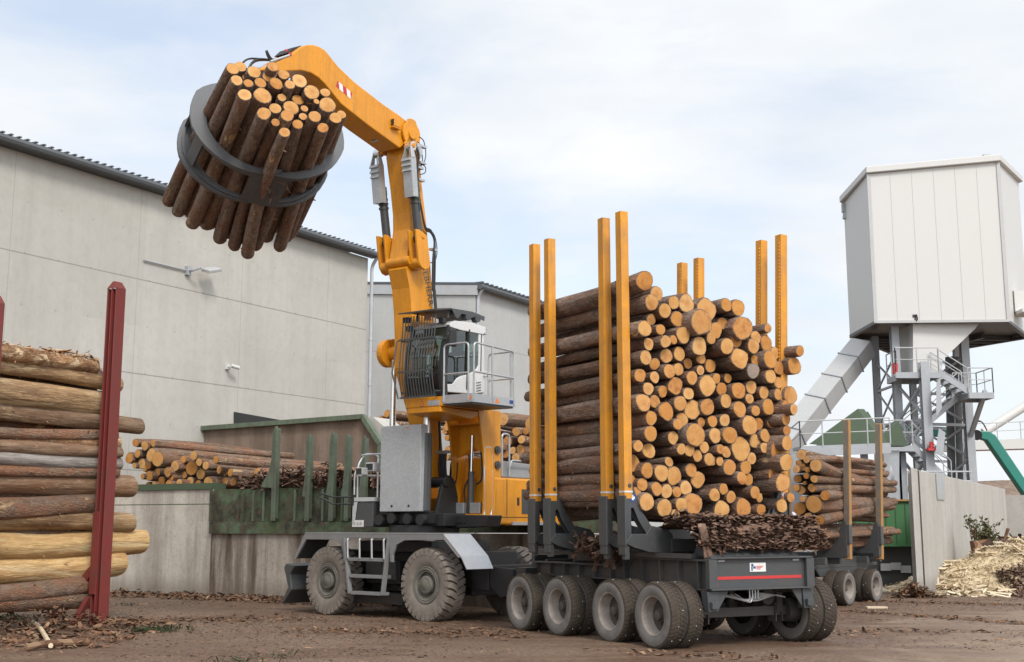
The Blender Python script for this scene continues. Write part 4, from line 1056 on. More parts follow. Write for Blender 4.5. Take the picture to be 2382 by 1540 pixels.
TL = []
def tl(x0, y0, pts):
    for x, y, h, p in pts: TL.append(((x0 + x / 6.417) * .93047, (y0 + y / 6.417) * .93047, h / 6.417 * .93047, p))
tl(1560, 660, [(322,265,340,3),(518,480,250,1.5),(445,620,270,3),(655,750,250,1),(797,620,220,1),(1000,630,310,1),(858,878,260,1),(1320,740,380,1.5),(1235,935,420,3),(435,895,190,0),(328,1030,265,3),(585,1050,185,1),(950,1145,290,1.8),(1467,1065,260,1.5),(1395,1190,195,2),(790,1215,155,1.8),(668,1240,205,2),(392,1285,215,2),(1210,1310,310,2),(345,1500,240,2.6),(678,1470,245,1),(888,1440,245,1.2)])
tl(1780, 720, [(230,268,220,2),(420,325,280,2),(160,570,200,.8),(485,640,380,2.5),(895,643,155,1.5),(700,790,220,1),(385,840,230,1.6),(240,935,270,2.3),(870,890,270,1),(665,935,250,2),(1010,1040,210,.8),(440,1130,340,2.2),(690,1165,185,1),(935,1145,290,2),(1408,1005,180,3.5),(1320,1250,290,2.5),(660,1335,245,1.8),(770,1335,180,.6),(1070,1285,230,1),(940,1420,230,1.8),(1065,1520,190,1),(70,1450,170,1),(253,1450,160,.6)])
tl(1560, 880, [(1228,100,190,.4),(490,195,200,1.2),(725,310,245,1.8),(870,275,210,1.2),(1025,185,180,.3),(1385,225,230,.3),(1222,290,170,1),(255,378,220,2.4),(490,405,200,1.4),(1085,415,235,1.6),(815,545,295,1.4),(1335,550,350,1.6),(385,590,215,1.8),(620,635,195,1.2),(1035,670,210,1.2),(307,812,290,2.4),(495,797,220,1.2),(905,820,250,1.5),(675,955,300,1.6),(1100,925,310,.8),(1335,885,270,1.3),(432,1060,245,2),(930,1090,240,.8),(858,1160,185,1.4),(1240,1125,165,.6),(1415,1115,190,1),(425,1315,255,2),(785,1380,210,.8),(1143,1325,370,2),(1460,1340,260,1)])
tl(1780, 940, [(150,205,215,.8),(430,235,270,1.6),(625,180,220,.8),(830,265,210,1),(1060,295,185,1.6),(1258,300,290,1.8),(220,405,235,1),(445,535,280,1.4),(600,365,165,1),(695,555,180,1.4),(900,500,265,1.6),(1185,490,205,2),(1310,535,175,1),(205,710,205,1.2),(605,800,320,2),(735,770,210,1),(955,745,215,.6),(1190,695,200,1),(1065,895,150,.3),(1200,875,165,.7),(280,950,280,1.4),(850,955,220,1.2),(690,1040,230,.8),(840,1155,170,1.4),(460,1180,400,1.2),(135,1175,160,1.4),(225,1215,190,1),(1075,1215,370,2),(1200,1080,240,1),(1190,1380,280,.6),(635,1320,190,.8)])
tl(1560, 1090, [(225,160,190,2.4),(395,240,245,1),(915,210,190,1.8),(1050,225,210,1.4),(1290,180,190,.8),(1175,320,200,1),(1365,380,205,.8),(140,440,285,1.4),(722,415,160,.5),(365,550,255,1.3),(603,600,290,1.2),(800,640,310,.7),(1075,550,220,.4),(1180,700,270,0),(113,715,185,1.5),(290,780,215,1),(185,920,210,1.7),(525,850,225,1.5),(685,890,230,1.1),(845,900,175,1.1),(985,830,230,.6),(365,1055,285,1.8),(645,1155,295,1.8),(915,1100,230,1.4),(1110,1090,340,1),(820,1260,170,1.2),(1450,945,215,1.5)])
tl(1780, 1090, [(120,405,155,.9),(0,395,160,.6),(283,500,245,1.2),(540,505,220,1.2),(475,675,210,1.6),(582,700,190,.8),(980,620,215,1.6),(1135,745,305,1.5),(180,850,185,1.1),(305,975,200,1.2),(690,905,205,1.4),(760,990,150,.8),(150,1190,300,1),(510,1155,320,1.2),(785,1180,180,1.4),(1115,1120,225,1.9),(1262,990,160,2)])
def label_rows(items, fmt, step, size=lambda r: 'thin' if r < .095 else 'slim' if r < .125 else 'thick' if r < .175 else 'very thick'):
    """items: (u along row, z, r) -> labels that name the row from the top and the place in the row."""
    idx = sorted(range(len(items)), key=lambda i: -items[i][1]); rows = []; 
    for i in idx:
        if rows and rows[-1][0] - items[i][1] < step: rows[-1][1].append(i)
        else: rows.append([items[i][1], [i]])
    lab = {}
    for k, (z, row) in enumerate(rows):
        row.sort(key=lambda i: items[i][0])
        for j, i in enumerate(row):
            lab[i] = fmt.format(s=size(items[i][2]), row=('top' if k == 0 else ORD[k + 1]), n=('leftmost' if j == 0 else ORD[j + 1] + ' from left'))
    return lab
def load():
    rec = []
    for x, y, h, p in TL:
        a = .95 - .15 * p
        for _ in range(3):
            q = onp(x, y, tp(a, 0, 0), TA); dep = (q - EYEV).length * .985; r = h / FPX * dep / 2 * 1.04; b_ = (q - W1).dot(TB)
            if b_ < r + .17: a += (r + .17 - b_) / .72
            elif a > .7 and b_ > 3.50 + .05 * (q.z - 2.4) - r: a -= (b_ - 3.50 - .05 * (q.z - 2.4) + r) / .9
        rec.append((q, r, p))
    lab = label_rows([((q - W1).dot(TB), q.z, r) for q, r, p in rec], '{s} log in the yellow staked trailer load, {row} row down, {n}', .30)
    for i, (q, r, p) in enumerate(rec):
        b_ = (q - W1).dot(TB)
        d = V(TA) + TB * random.uniform(-.012, .012) + Z * random.uniform(-.012, .012)
        if b_ < .6: d += TB * .012 
        if b_ > 3.1: d -= TB * (.03 if b_ < 3.5 else .10)
        mc = M['cut'] if random.random() < .62 else M['cutold']
        label = lab[i]
        if i == 38: mc = M['cutdark']; label = 'log with weathered grey sawn end in the yellow staked trailer load'
        if i == 0: label = 'topmost thick log on the left of the yellow staked trailer load'
        log(q, d, 4.5 - (q - W1).dot(TA) + random.uniform(-.2, .08), r, r * random.uniform(.78, .95), 'bark' if random.random() < .7 else 'barkdark', mc, label, 'logs loaded on the big trailer', odd=.085 if r < .16 else .12, bend=.03, knots=4)
load()
def bark_heap():
    t = MB()
    # mound under the flakes
    rows = []
    for i in range(15):
        b = .75 + i * .19
        rows.append([tp(-.42 + .10 * math.sin(b * 3), b, 1.60), tp(-.40, b, 1.74 + .03 * math.sin(b * 5)), tp(-.30, b, 1.93 + .04 * math.sin(b * 4.1)), tp(-.08, b, 2.03 + .05 * math.sin(b * 3.3)), tp(.3, b, 2.05), tp(.9, b, 1.9)])
    k = 6; vs = [p for r in rows for p in r]
    t.add(vs, [(i * k + j, i * k + j + 1, (i + 1) * k + j + 1, (i + 1) * k + j) for i in range(14) for j in range(k - 1)])
    def pos():
        b = random.uniform(.65, 3.45); u = random.random()
        if u < .6: v_ = random.random(); return tp(-.47 + .36 * v_ + random.gauss(0, .03), b, 1.62 + .42 * v_ ** .8 + random.gauss(0, .03)), Z
        return tp(random.uniform(-.2, .5), b, 2.06 + random.gauss(0, .04)), Z
    flakes(t, 4200, pos, (.07, .24), .16, 2.8)
    flakes(t, 120, lambda: (tp(-.48 + random.gauss(0, .03), random.uniform(.9, 3.2), random.uniform(1.55, 1.72)), Z), (.12, .3), .5, 3.5)
    for b, z0, z1, w in ((.72, 2.0, 1.42, .16), (.80, 1.75, 1.28, .09), (1.0, 1.8, 1.45, .06)):
        a0 = -.42; pts = [tp(a0, b, z0), tp(a0 - .06, b + .04, (z0 + z1) / 2), tp(a0 - .04, b + .10, z1)]
        t.add([p - TB * w / 2 for p in pts] + [p + TB * w / 2 for p in pts] + [p - TB * w / 2 + TA * .02 for p in pts] + [p + TB * w / 2 + TA * .02 for p in pts], [(0, 1, 4, 3), (1, 2, 5, 4), (6, 7, 10, 9), (7, 8, 11, 10), (0, 1, 7, 6), (1, 2, 8, 7), (3, 4, 10, 9), (4, 5, 11, 10)])
    for a in (1.8, 2.1, 2.6): flakes(t, 90, lambda: (tp(a + random.gauss(0, .25), random.uniform(.35, .9), 1.62 + random.gauss(0, .10)), Z), (.12, .45), .5, 3)
    for _ in range(7): 
        q = tp(random.uniform(1.6, 2.9), .45, 1.55); t.bar(q, q + V((random.uniform(-.2, .1), -.05, -random.uniform(.15, .4))), .07, .015, TA)
    obj('bark_heap', t, M['barkbits'], None, 'heap of loose brown bark shreds on the rear of the big trailer', 'bark', kind='stuff')
bark_heap()
# ------------------------------------------------------------------ yellow wheeled material handler holding a bundle of logs
UC = V((-1.99, 29.75, 0)); US = V((-.6, -.8, 0)); UL = V((.8, -.6, 0))        # turntable centre, boom direction, operator's left
def up_(s, l, z): return UC + US * s + UL * l + Z * z
def ul(pts, l): return [onp(x, y, UC + UL * l, UL) for x, y in pts]
def us(pts, s): return [onp(x, y, UC + US * s, US) for x, y in pts]
VE = V((-.725, .689, 0)).normalized(); VF = V((.689, .725, 0)).normalized()
E1 = V((-1.838, 27.537, 0))
def vp(e, f, z): return E1 + VE * e + VF * f + Z * z
def extrude_sz(mb, pts, l, t, m=0): return mb.prism(ul(pts, l), UL * t, m)
def handler():
    t = thing('material_handler', 'yellow wheeled material handler with raised cab gripping a bundle of logs', 'crane', UC)
    # ---- undercarriage
    u = MB()
    u.box(vp(1.63, 1.5, 1.05), VE * 2.3, VF * .62, Z * .38); u.box(vp(1.63, 1.5, 1.52), VE * 1.2, VF * .9, Z * .12)
    for e in (0, 3.27): u.cyl(vp(e, .3, .76), vp(e, 2.7, .76), .22, .22, 14); u.box(vp(e, 1.5, .8), VE * .3, VF * .4, Z * .3)
    u.box(vp(1.9, .72, .95), VE * .55, VF * .2, Z * .24); u.box(vp(1.9, .8, .4), VE * .9, VF * .5, Z * .12)
    obj('undercarriage_frame', u, M['black'], t, bevel=.015)
    obj('tool_box', MB().box(vp(1.9, .50, 1.02), VE * .50, VF * .06, Z * .22).box(vp(1.9, .43, 1.15), VE * .05, VF * .012, Z * .04), M['dark'], t, bevel=.01)
    for e in (0, 3.27):
        wheel(t, vp(e, .26, .75), -VF, .765, .52, 'solid'); wheel(t, vp(e, 2.74, .75), VF, .765, .52, 'solid')
    # fenders and steps
    f = MB()
    f.prism([vp(e, -.04, z) for e, z in ((-.62, 1.78), (4.04, 1.78), (4.42, 1.22), (4.36, 1.20), (3.98, 1.66), (2.95, 1.66), (2.72, 1.56), (2.62, 1.36), (2.62, 1.20), (2.56, 1.20), (2.50, 1.70), (1.10, 1.70), (1.03, 1.20), (.95, 1.20), (.95, 1.36), (.85, 1.56), (.60, 1.66), (-.62, 1.68))], VF * .05)
    f.box(vp(1.70, .33, 1.80), VE * 2.32, VF * .37, Z * .018); 
    obj('fender', f, M['grey'], t, bevel=.006)
    f = MB()
    f.loft([vp(-.62, -.04, 1.80), vp(-.62, .74, 1.80), vp(-.62, .74, 1.76), vp(-.62, -.04, 1.76)], [vp(-1.14, -.04, 1.36), vp(-1.14, .74, 1.36), vp(-1.14, .74, 1.33), vp(-1.14, -.04, 1.33)])
    f.loft([vp(-1.145, -.04, 1.36), vp(-1.145, .74, 1.36), vp(-1.145, .74, 1.33), vp(-1.145, -.04, 1.33)], [vp(-1.30, -.02, 1.10), vp(-1.30, .74, 1.10), vp(-1.28, .74, 1.09), vp(-1.28, -.02, 1.09)])
    f.prism([vp(-.63, -.035, 1.76), vp(-1.13, -.035, 1.33), vp(-1.05, -.035, 1.33), vp(-.63, -.035, 1.69)], VF * .03)
    obj('mudguard', f, M['alu'], t)
    f = MB()
    f.loft([vp(4.42, .0, 1.25), vp(4.42, .74, 1.25), vp(4.40, .74, 1.22), vp(4.40, .0, 1.22)], [vp(4.05, 0, 1.79), vp(4.05, .74, 1.79), vp(4.02, .74, 1.76), vp(4.02, 0, 1.76)])
    obj('mudguard', f, M['dark'], t)
    f = MB()
    for e0, e1 in ((2.58, 2.36), (1.08, 1.26)): f.bar(vp(e0, -.03, 1.70), vp(e1, -.03, .50), .06, .10, VF)
    for z, w in ((1.24, 0), (.88, .06), (.52, .13)): f.box(vp(1.82, .07, z), VE * (.60 - w * .75), VF * .13, Z * .035)
    obj('step_ladder', f, M['grey'], t, bevel=.006)
    for e in (1.22, 1.62, 2.03, 2.44):
        obj('grab_rail', MB().tube(fillet([vp(e, -.02, 1.68), vp(e, -.07, 1.68), vp(e - .02, -.07, 1.26), vp(e - .02, -.02, 1.26)], .04), .022, 6), M['alu'], t)
    f = MB(); f.prism([vp(-.05, .62, z_) - VE * .0 + VE * e for e, z_ in ((.85, 1.66), (1.02, 1.3), (1.05, .2), (.75, .2), (.7, 1.2))], VF * .5); obj('mud_flap', f, M['bigtyre'], t)
    bl = MB()
    pr = [(4.95, 1.10), (5.05, 1.0), (4.86, .55), (5.1, .22), (5.05, .16), (4.72, .5), (4.80, .85), (4.62, 1.05)]
    bl.prism([vp(e, .15, z) for e, z in pr], VF * 2.5)
    obj('dozer_blade', bl, M['dark'], t, bevel=.02)
    for f_ in (.8, 2.0): obj('blade_arm', MB().prism([vp(e, f_, z) for e, z in ((3.9, 1.2), (4.8, 1.0), (4.8, .6), (4.3, .55), (3.9, .8))], VF * .15), M['black'], t, bevel=.015)
    ar = MB(); ar.box(vp(-.85, 1.6, .9), VE * .25, VF * .8, Z * .25)
    ar.prism([vp(e, .85, z) for e, z in ((-.7, 1.15), (-1.75, 1.1), (-1.75, .62), (-1.4, .5), (-1.05, .75))], VF * .12)
    obj('support_arm', ar, M['black'], t, bevel=.015)
    # ---- turntable and upper frame
    tt = MB(); tt.lathe(up_(0, 0, 1.62), Z, [(0, .0), (0, .95), (.12, .95), (.13, .8), (.36, .8)], 40); obj('slewing_ring', tt, M['black'], t, smooth=True)
    uf = MB(); uf.box(up_(-.55, 0, 2.10), US * 1.1, UL * 1.05, Z * .14)
    z8 = (860, 1020, 4.53)
    beam = us(T(*z8, [(1110, 1205), (1640, 1215), (1608, 1345), (1000, 1370), (905, 1290), (940, 1205)]), .12)
    uf.prism(beam, -US * .5)
    uf.box(up_(.35, -.2, 2.17), US * .30, UL * .75, Z * .12)
    obj('upper_frame', uf, M['black'], t, bevel=.02)
    ck = MB()
    cp = T(*z8, [(1005, 1215), (1085, 870), (1105, 790), (1150, 760), (1195, 775), (1225, 830), (1262, 1000), (1265, 1215)])
    for l0 in (.56, -.64): ck.prism(ul(cp, .56) if l0 > 0 else [p - UL * 1.2 for p in ul(cp, .56)], UL * .08)
    pv = ul(T(*z8, [(1150, 835)]), .64)[0]
    ck.cyl(pv - UL * 1.34, pv + UL * .05, .11, .11, 16)
    obj('boom_foot', ck, M['black'], t, bevel=.015)
    q = MB()
    for l_, z_ in ((-.25, 2.14), (.22, 2.12), (-.62, 2.1), (.6, 2.1)):
        c = up_(.86, l_, z_); q.cyl(c - US * .25, c, .13, .12, 14)
    for k in range(4): q.cyl(up_(.12, .98 + .09 * k, 2.05), up_(.14, .98 + .09 * k, 2.05), .035, n=10)
    q.box(up_(.5, 0, 2.12), US * .2, UL * .85, Z * .1)
    obj('hydraulic_coupling', q, M['rubber'], t)
    # ---- boom
    t6 = (880, 260, 3.346); za = (380, 80, 2.566); z7 = (960, 740, 4.81); z2a = (880, 640, 2.026)
    bp = T(*t6, [(440, 330), (432, 420), (468, 700), (488, 900), (490, 1040), (474, 1180), (458, 1290), (470, 1350)]) + T(*z2a, [(272, 60), (292, 160), (302, 290), (306, 420), (304, 560)]) + \
         T(*z8, [(912, 20), (935, 160), (972, 420), (985, 640), (985, 860), (1010, 905), (1060, 905), (1110, 870), (1165, 800), (1142, 740), (1105, 350), (1088, 40)]) + \
         T(*z2a, [(436, 520), (424, 380), (410, 270), (396, 20)]) + T(*t6, [(652, 1350), (622, 1000), (592, 750), (560, 430), (545, 330), (500, 280)])
    bm_ = MB(); P = ul(bp, .27); bm_.prism(P, -UL * .54)
    boom = obj('boom', bm_, M['yellow'], t, bevel=.025)
    c = ul(T(*t6, [(395, 1300)]), .0)[0]; 
    kn = MB(); cc = ul(T(*t6, [(470, 1310)]), .27)[0]; kn.cyl(cc - UL * .62 - US * .02, cc + UL * .08 - US * .02, .115, .115, 18)
    obj('boom_knuckle', kn, M['yellow'], boom, smooth=True)
    # knuckle brackets carrying the stick cylinders
    pp = T(*t6, [(530, 1045), (562, 1052), (625, 1105), (652, 1340), (640, 1375), (610, 1388), (580, 1370), (556, 1320), (545, 1220)])
    pin = ul(T(*t6, [(590, 1110)]), .60)[0]
    def mir(p, l): return p - UL * ((p - UC).dot(UL)) + UL * l
    for sg in (1, -1):
        b_ = MB(); pl = ul(pp, .60)
        for l0, dl in ((.56, .06), (.34, .06)): b_.prism([mir(p, sg * l0) for p in pl], UL * sg * dl)
        cb = ul(T(*t6, [(585, 1320)]), .60)[0]; b_.cyl(mir(cb, sg * .27), mir(cb, sg * .60), .125, .125, 18)
        b_.cyl(mir(pin, sg * .33), mir(pin, sg * .64), .055, .055, 14)
        obj('cylinder_bracket', b_, M['yellow'], boom, bevel=.015)
    top = ul(T(*t6, [(490, 352)]), .50)[0]
    for sg in (1, -1):
        a = mir(pin, sg * .48); b = mir(top, sg * .50); d = (b - a).normalized(); L_ = (b - a).length
        cy = MB(); cy.cyl(a - d * .05, a + d * 1.28, .098, .098, 20); cy.cyl(a + d * 1.12, a + d * 1.30, .115, .115, 20); cy.cyl(a - UL * .08, a + UL * .08, .11, .11, 16)
        for k in range(3): cy.cyl(a + d * (.78 + .10 * k), a + d * (.83 + .10 * k), .118, .118, 16)
        cy.tube([a + d * .6 + UL * .10, a + d * 1.25 + UL * .12], .022, 6)
        o = obj('stick_cylinder', cy, M['dark'], t, smooth=True)
        obj('piston_rod', MB().cyl(a + d * 1.28, b, .058, .058, 16).cyl(b - UL * .09, b + UL * .09, .10, .10, 16), M['chrome'], o, smooth=True)
        g = MB(); s_ = US - d * US.dot(d); s_.normalize()
        c0 = a + d * .92 + s_ * .20; c1 = a + d * (L_ - .28) + s_ * .17
        g.bar(c0, c1, .25, .02, s_); g.bar(c0 - UL * .125 - s_ * .08, c1 - UL * .125 - s_ * .08, .016, .17, s_); g.bar(c0 + UL * .125 - s_ * .08, c1 + UL * .125 - s_ * .08, .016, .17, s_)
        for k in (.02, .14, .26): g.bar(c1 - d * k + s_ * (.03), c1 - d * (k + .05) + s_ * .05, .27, .02, s_)
        g.prism([c1 + UL * (.125), c1 + UL * .125 - s_ * .14, b + UL * .06 + d * .06 + s_ * .02, b + UL * .06 + s_ * .10], UL * .02); g.prism([c1 - UL * .125, c1 - UL * .125 - s_ * .14, b - UL * .06 + d * .06 + s_ * .02, b - UL * .06 + s_ * .10], -UL * .02)
        obj('rod_guard', g, M['galv'], o)
    # ---- stick
    sp = T(*za, [(1640, 575), (1590, 535), (1480, 460), (1300, 320), (1195, 220), (1140, 150), (1110, 115), (1075, 93), (1040, 82), (1005, 81), (970, 88), (940, 108), (880, 152), (790, 198), (715, 225), (700, 245), (760, 256), (880, 250), (960, 247), (1020, 262), (1066, 290), (1110, 332), (1160, 395), (1215, 462), (1390, 600), (1590, 745), (1650, 705)])
    sm = MB(); sm.prism(ul(sp, .31), -UL * .62); stick = obj('stick', sm, M['yellow'], t, bevel=.025)
    ec = ul(T(*t6, [(503, 252)]), .40)[0]
    ea = MB()
    for l0 in (.34, -.40):
        c = mir(ec, l0); pts = []
        for i in range(20):
            an = i / 20 * 6.283; rr = .30 + (.07 if 4 <= i <= 6 else 0) + (.10 if i in (14, 15) else 0) + (.05 if i in (13, 16) else 0)
            pts.append(c + US * math.cos(an) * rr + Z * math.sin(an) * rr)
        ea.prism(pts, UL * .06)
    lg = mir(top, .36)
    for sg in (1, -1):
        a_ = mir(ec, sg * .37) - Z * .1; b_ = mir(top, sg * .37); ea.bar(a_, b_, .06, .22, US); ea.cyl(mir(top, sg * .33), mir(top, sg * .62), .06, .06, 14)
    ea.cyl(mir(ec, -.44), mir(ec, .44), .13, .13, 20)
    obj('stick_joint', ea, M['yellow'], stick, bevel=.012)
    hz = ul(T(*za, [(1190, 312), (1285, 392), (1275, 430), (1180, 348)]), .314)
    st = MB(); A, B_, C_, D_ = hz[0], hz[1], hz[2], hz[3]
    for i in range(5):
        def ed(u): u0 = min(1, max(0, u)); return u0
        u0, u1 = i * .26 - .18, i * .26 + .08
        st.add([A.lerp(B_, ed(u0)), A.lerp(B_, ed(u1)), D_.lerp(C_, ed(u1 + .16)), D_.lerp(C_, ed(u0 + .16))], [(0, 1, 2, 3)], i % 2)
    obj('hazard_sticker', st, [M['signred'], M['sticker']], stick)
    for lx, ly, n_ in ((.42, 0, 0),):
        c = ul(T(*t6, [(365, 160)]), .36)[0]; q = MB().box(c, US * .10, UL * .05, Z * .09); q.box(c - Z * .12, US * .13, UL * .06, Z * .015); wl = obj('work_light', q, M['yellow'], stick, bevel=.01)
        obj('lens', MB().box(c + US * .105, US * .006, UL * .04, Z * .07), M['black'], wl)
    c = ul(T(*t6, [(195, 288)]), -.05)[0]; q = MB().box(c, US * .06, UL * .10, Z * .08); wl = obj('work_light', q, M['alu'], stick, bevel=.01)
    obj('lens', MB().box(c + US * .065 - Z * .01, US * .006, UL * .075, Z * .055), M['black'], wl)
    cv = MB(); cv.prism(ul(T(*za, [(965, 84), (900, 100), (862, 135), (905, 140), (945, 108)]), .2), -UL * .4); obj('hose_cover', cv, M['rubber'], stick, bevel=.02)
    hs = MB()
    for k, (l_, dz) in enumerate(((.2, 0), (.05, 4), (-.1, 8), (-.2, -5))):
        hs.tube(curve(ul(T(*za, [(900, 140 + dz), (830, 165 + dz), (770, 175 - dz), (735, 120 + 5 * dz), (740, 150), (760, 185)] if k == 0 else [(890, 145 + dz), (800, 180), (700, 165 + dz * 2), (650, 180 + dz * 2), (620, 235), (618, 270)] if k < 3 else [(880, 150), (780, 178), (640, 170), (590, 190), (585, 215), (610, 240)]), l_), 4), .022, 6)
    obj('hose', hs, M['rubber'], stick)
    q = MB()
    for l_ in (.24, .08, -.1, .3): q.tube(ul(T(*za, [(760, 190), (880, 150)]), l_), .03, 6)
    obj('hose_fitting', q, M['alu'], stick)
    q = MB()
    for x, y, l_ in ((862, 128, .1), (886, 150, .3)): p = ul(T(*za, [(x, y)]), l_)[0]; q.cyl(p, p + Z * .05, .035, n=8)
    obj('valve_cap', q, M['signred'], stick)
    # hoses down the back of the boom
    hb = MB()
    for k, l_ in enumerate((.42, .34, .48)):
        o_ = 8 * k
        hb.tube(curve(ul(T(*t6, [(530, 330 + o_), (560, 420 + o_), (548, 560), (562, 760), (585, 900), (615, 1030 + o_), (660, 1060 + o_), (690, 1150), (694 - o_, 1300), (690 - o_, 1540)]) + T(*z2a, [(420 - k * 3, 180), (428 - k * 3, 280)]), l_), 4), .024, 6)
    for pts in ([(560, 275), (600, 310), (618, 420), (600, 490), (560, 520)], [(545, 315), (575, 350), (590, 480), (560, 560)], [(580, 500), (615, 530), (610, 575), (570, 590)], [(640, 1040), (690, 1100), (712, 1220), (695, 1310), (650, 1330)]):
        hb.tube(curve(ul(T(*t6, pts), .4), 4), .012, 5)
    obj('hose', hb, M['rubber'], boom)
    q = MB()
    for x, y in ((590, 358), (585, 495), (565, 535), (575, 638), (680, 1220)): p = ul(T(*t6, [(x, y)]), .4)[0]; q.box(p, US * .10, UL * .05, Z * .025)
    for x, y, r in ((540, 360, .08), (545, 400, .11), (548, 440, .06)): p = ul(T(*t6, [(x, y)]), .36)[0]; q.cyl(p, p + UL * .08, r, r, 12)
    obj('hose_clamp', q, M['alu'], boom)
    # lettering down the flank of the boom
    a = ul(T(*t6, [(600, 1392)]), .274)[0]; b = ul(T(*z2a, [(398, 280)]), .274)[0]; d = (b - a).normalized(); rt = UL.cross(d) * -1
    if rt.dot(US) > 0: rt = -rt
    text('letters', 'LIEBHERR', .235, a - d * .16 - rt * .0 - rt * .02, d, rt, M['lettergrey'], boom, .001)
    # boom cylinders behind the galvanised box
    for l_, s0 in ((-.58, .48), (.58, .62)):
        tp_ = up_(s0 - .02, l_, 5.75); bt = up_(s0 + .05, l_, 2.3); d = (tp_ - bt).normalized()
        o = obj('boom_cylinder', MB().cyl(bt, bt + d * 1.7, .13, .13, 18), M['dark'], t, smooth=True)
        obj('piston_rod', MB().cyl(bt + d * 1.7, tp_, .072, .072, 16), M['chrome'], o, smooth=True)
    bs = MB()
    c0 = up_(.46, -.72, 5.95)
    P = us(T(*z7, [(8, 640), (30, 545), (105, 512), (160, 590), (165, 780), (140, 855), (70, 862), (40, 820)]), .50); bs.prism(P, -US * .12)
    bs.cyl(up_(.44, -.80, 5.92), up_(.44, .62, 5.92), .16, .16, 18); bs.cyl(up_(.48, -.84, 5.92), up_(.48, -.68, 5.92), .33, .33, 24); bs.prism(P, -US * .1)
    obj('cylinder_mount', bs, M['yellow'], boom, bevel=.02)
    gb = MB().box(up_(.72, .035, 3.235), US * .17, UL * .60, Z * .955)
    gb_ = obj('cylinder_guard', gb, M['galv'], t, bevel=.012)
    q = MB()
    for l_ in (-.2, .30): c = up_(.893, l_, 2.40); q.cyl(c, c + US * .004, .03, n=14)
    obj('drain_hole', q, M['black'], gb_)
    q = MB().cyl(up_(.893, .22, 4.13), up_(.90, .22, 4.13), .025, n=10); obj('bolt', q, M['orange'], gb_)
    # ---- left front deck with headlights
    z5 = (860, 1020, 4.53)
    dk = MB()
    dk.box(up_(.30, -1.15, 2.22), US * .50, UL * .30, Z * .28)
    dk.box(up_(-1.2, -1.15, 2.22), US * .95, UL * .30, Z * .28)
    deck = obj('side_deck', dk, M['dark'], t, bevel=.02)
    obj('deck_plate', MB().box(up_(-.1, -1.15, 2.56), US * .92, UL * .32, Z * .045).prism([up_(.812, -1.47, 2.0), up_(.812, -1.40, 2.0), up_(.812, -1.32, 2.5), up_(.812, -1.47, 2.5)], US * .012), M['lgrey'], t, bevel=.01)
    hl = MB().box(up_(.806, -1.30, 2.02), US * .015, UL * .17, Z * .075); ho = obj('headlight', hl, M['white'], deck)
    q = MB()
    for k in range(3): q.cyl(up_(.822, -1.40 + .10 * k, 2.02), up_(.826, -1.40 + .10 * k, 2.02), .042, n=14)
    obj('lamp_lens', q, M['chrome'], ho)
    rl = MB()
    H0 = 2.6
    for pts in ([(.72, -1.42, H0), (.72, -1.42, 3.35), (.5, -1.42, 3.62), (-.9, -1.42, 3.62)], [(.78, -1.46, 2.5), (.78, -1.46, 3.15), (.72, -1.42, 3.3)], [(.55, -.95, H0), (.55, -.95, 3.55), (.2, -1.42, 3.62)], [(-.1, -1.42, H0), (-.1, -1.42, 3.62)], [(-.8, -1.42, H0), (-.8, -1.42, 3.62)], [(.72, -1.42, 3.12), (-.8, -1.42, 3.12)], [(.72, -1.42, 3.1), (.65, -.9, 3.1)], [(.6, -1.42, 3.58), (.6, -.75, 3.6)]):
        rl.tube(fillet([up_(*p) for p in pts], .12), .022, 6)
    obj('railing', rl, M['alu'], t)
    q = MB(); c = up_(.62, -1.05, 3.30); q.box(c, US * .11, UL * .13, Z * .10); q.box(c + US * .2 - UL * .15 - Z * .1, US * .10, UL * .10, Z * .08); wl = obj('work_light', q, M['lgrey'], t, bevel=.015)
    obj('lens', MB().box(c + US * .305 - UL * .15 - Z * .1, US * .006, UL * .085, Z * .065).box(c + US * .115, US * .005, UL * .1, Z * .07), M['black'], wl)
    obj('side_cover', MB().prism([up_(s, -.82, z) for s, z in ((.5, 2.62), (.42, 3.0), (.1, 3.3), (-.8, 3.4), (-1.2, 3.3), (-1.2, 2.62))], UL * .22), M['yellow'], t, bevel=.03)
    q = MB()
    for o in (0, .16): q.tube([up_(.84, -1.48, 2.62 - o), up_(.9, -2.0, 2.62 - o), up_(1.0, -2.35, 2.72 - o * .6)], .022, 6)
    q.box(up_(.8, -1.47, 2.55), US * .04, UL * .04, Z * .12); obj('mirror_arm', q, M['black'], t)
    # ---- engine house behind
    en = MB()
    en.box(up_(-2.0, 1.08, 2.52), US * 1.32, UL * .42, Z * .53); en.box(up_(-2.0, 0, 2.3), US * 1.3, UL * .64, Z * .33)
    en.prism([up_(s, 1.10, z) for s, z in ((-.68, 3.05), (-.70, 2.75), (-.62, 2.3), (-.60, 2.0), (-.80, 2.0), (-.80, 3.06))], UL * .40)
    eng = obj('engine_house', en, M['yellow'], t, bevel=.05)
    q = MB()
    for s_ in (-1.12, -1.95): q.box(up_(s_, 1.503, 2.6), US * .006, UL * .004, Z * .42)
    q.box(up_(-1.9, 1.503, 2.16), US * 1.1, UL * .004, Z * .006); q.box(up_(-1.55, 1.505, 2.52), US * .04, UL * .006, Z * .09); q.box(up_(-.72, 1.3, 2.55), US * .02, UL * .03, Z * .1)
    obj('door_gap', q, M['black'], eng)
    obj('side_step', MB().box(up_(-2.2, 1.50, 2.02), US * .9, UL * .03, Z * .035), M['alu'], eng)
    obj('grille', MB().box(up_(-1.85, 1.502, 2.52), US * .16, UL * .006, Z * .28), M['dark'], eng)
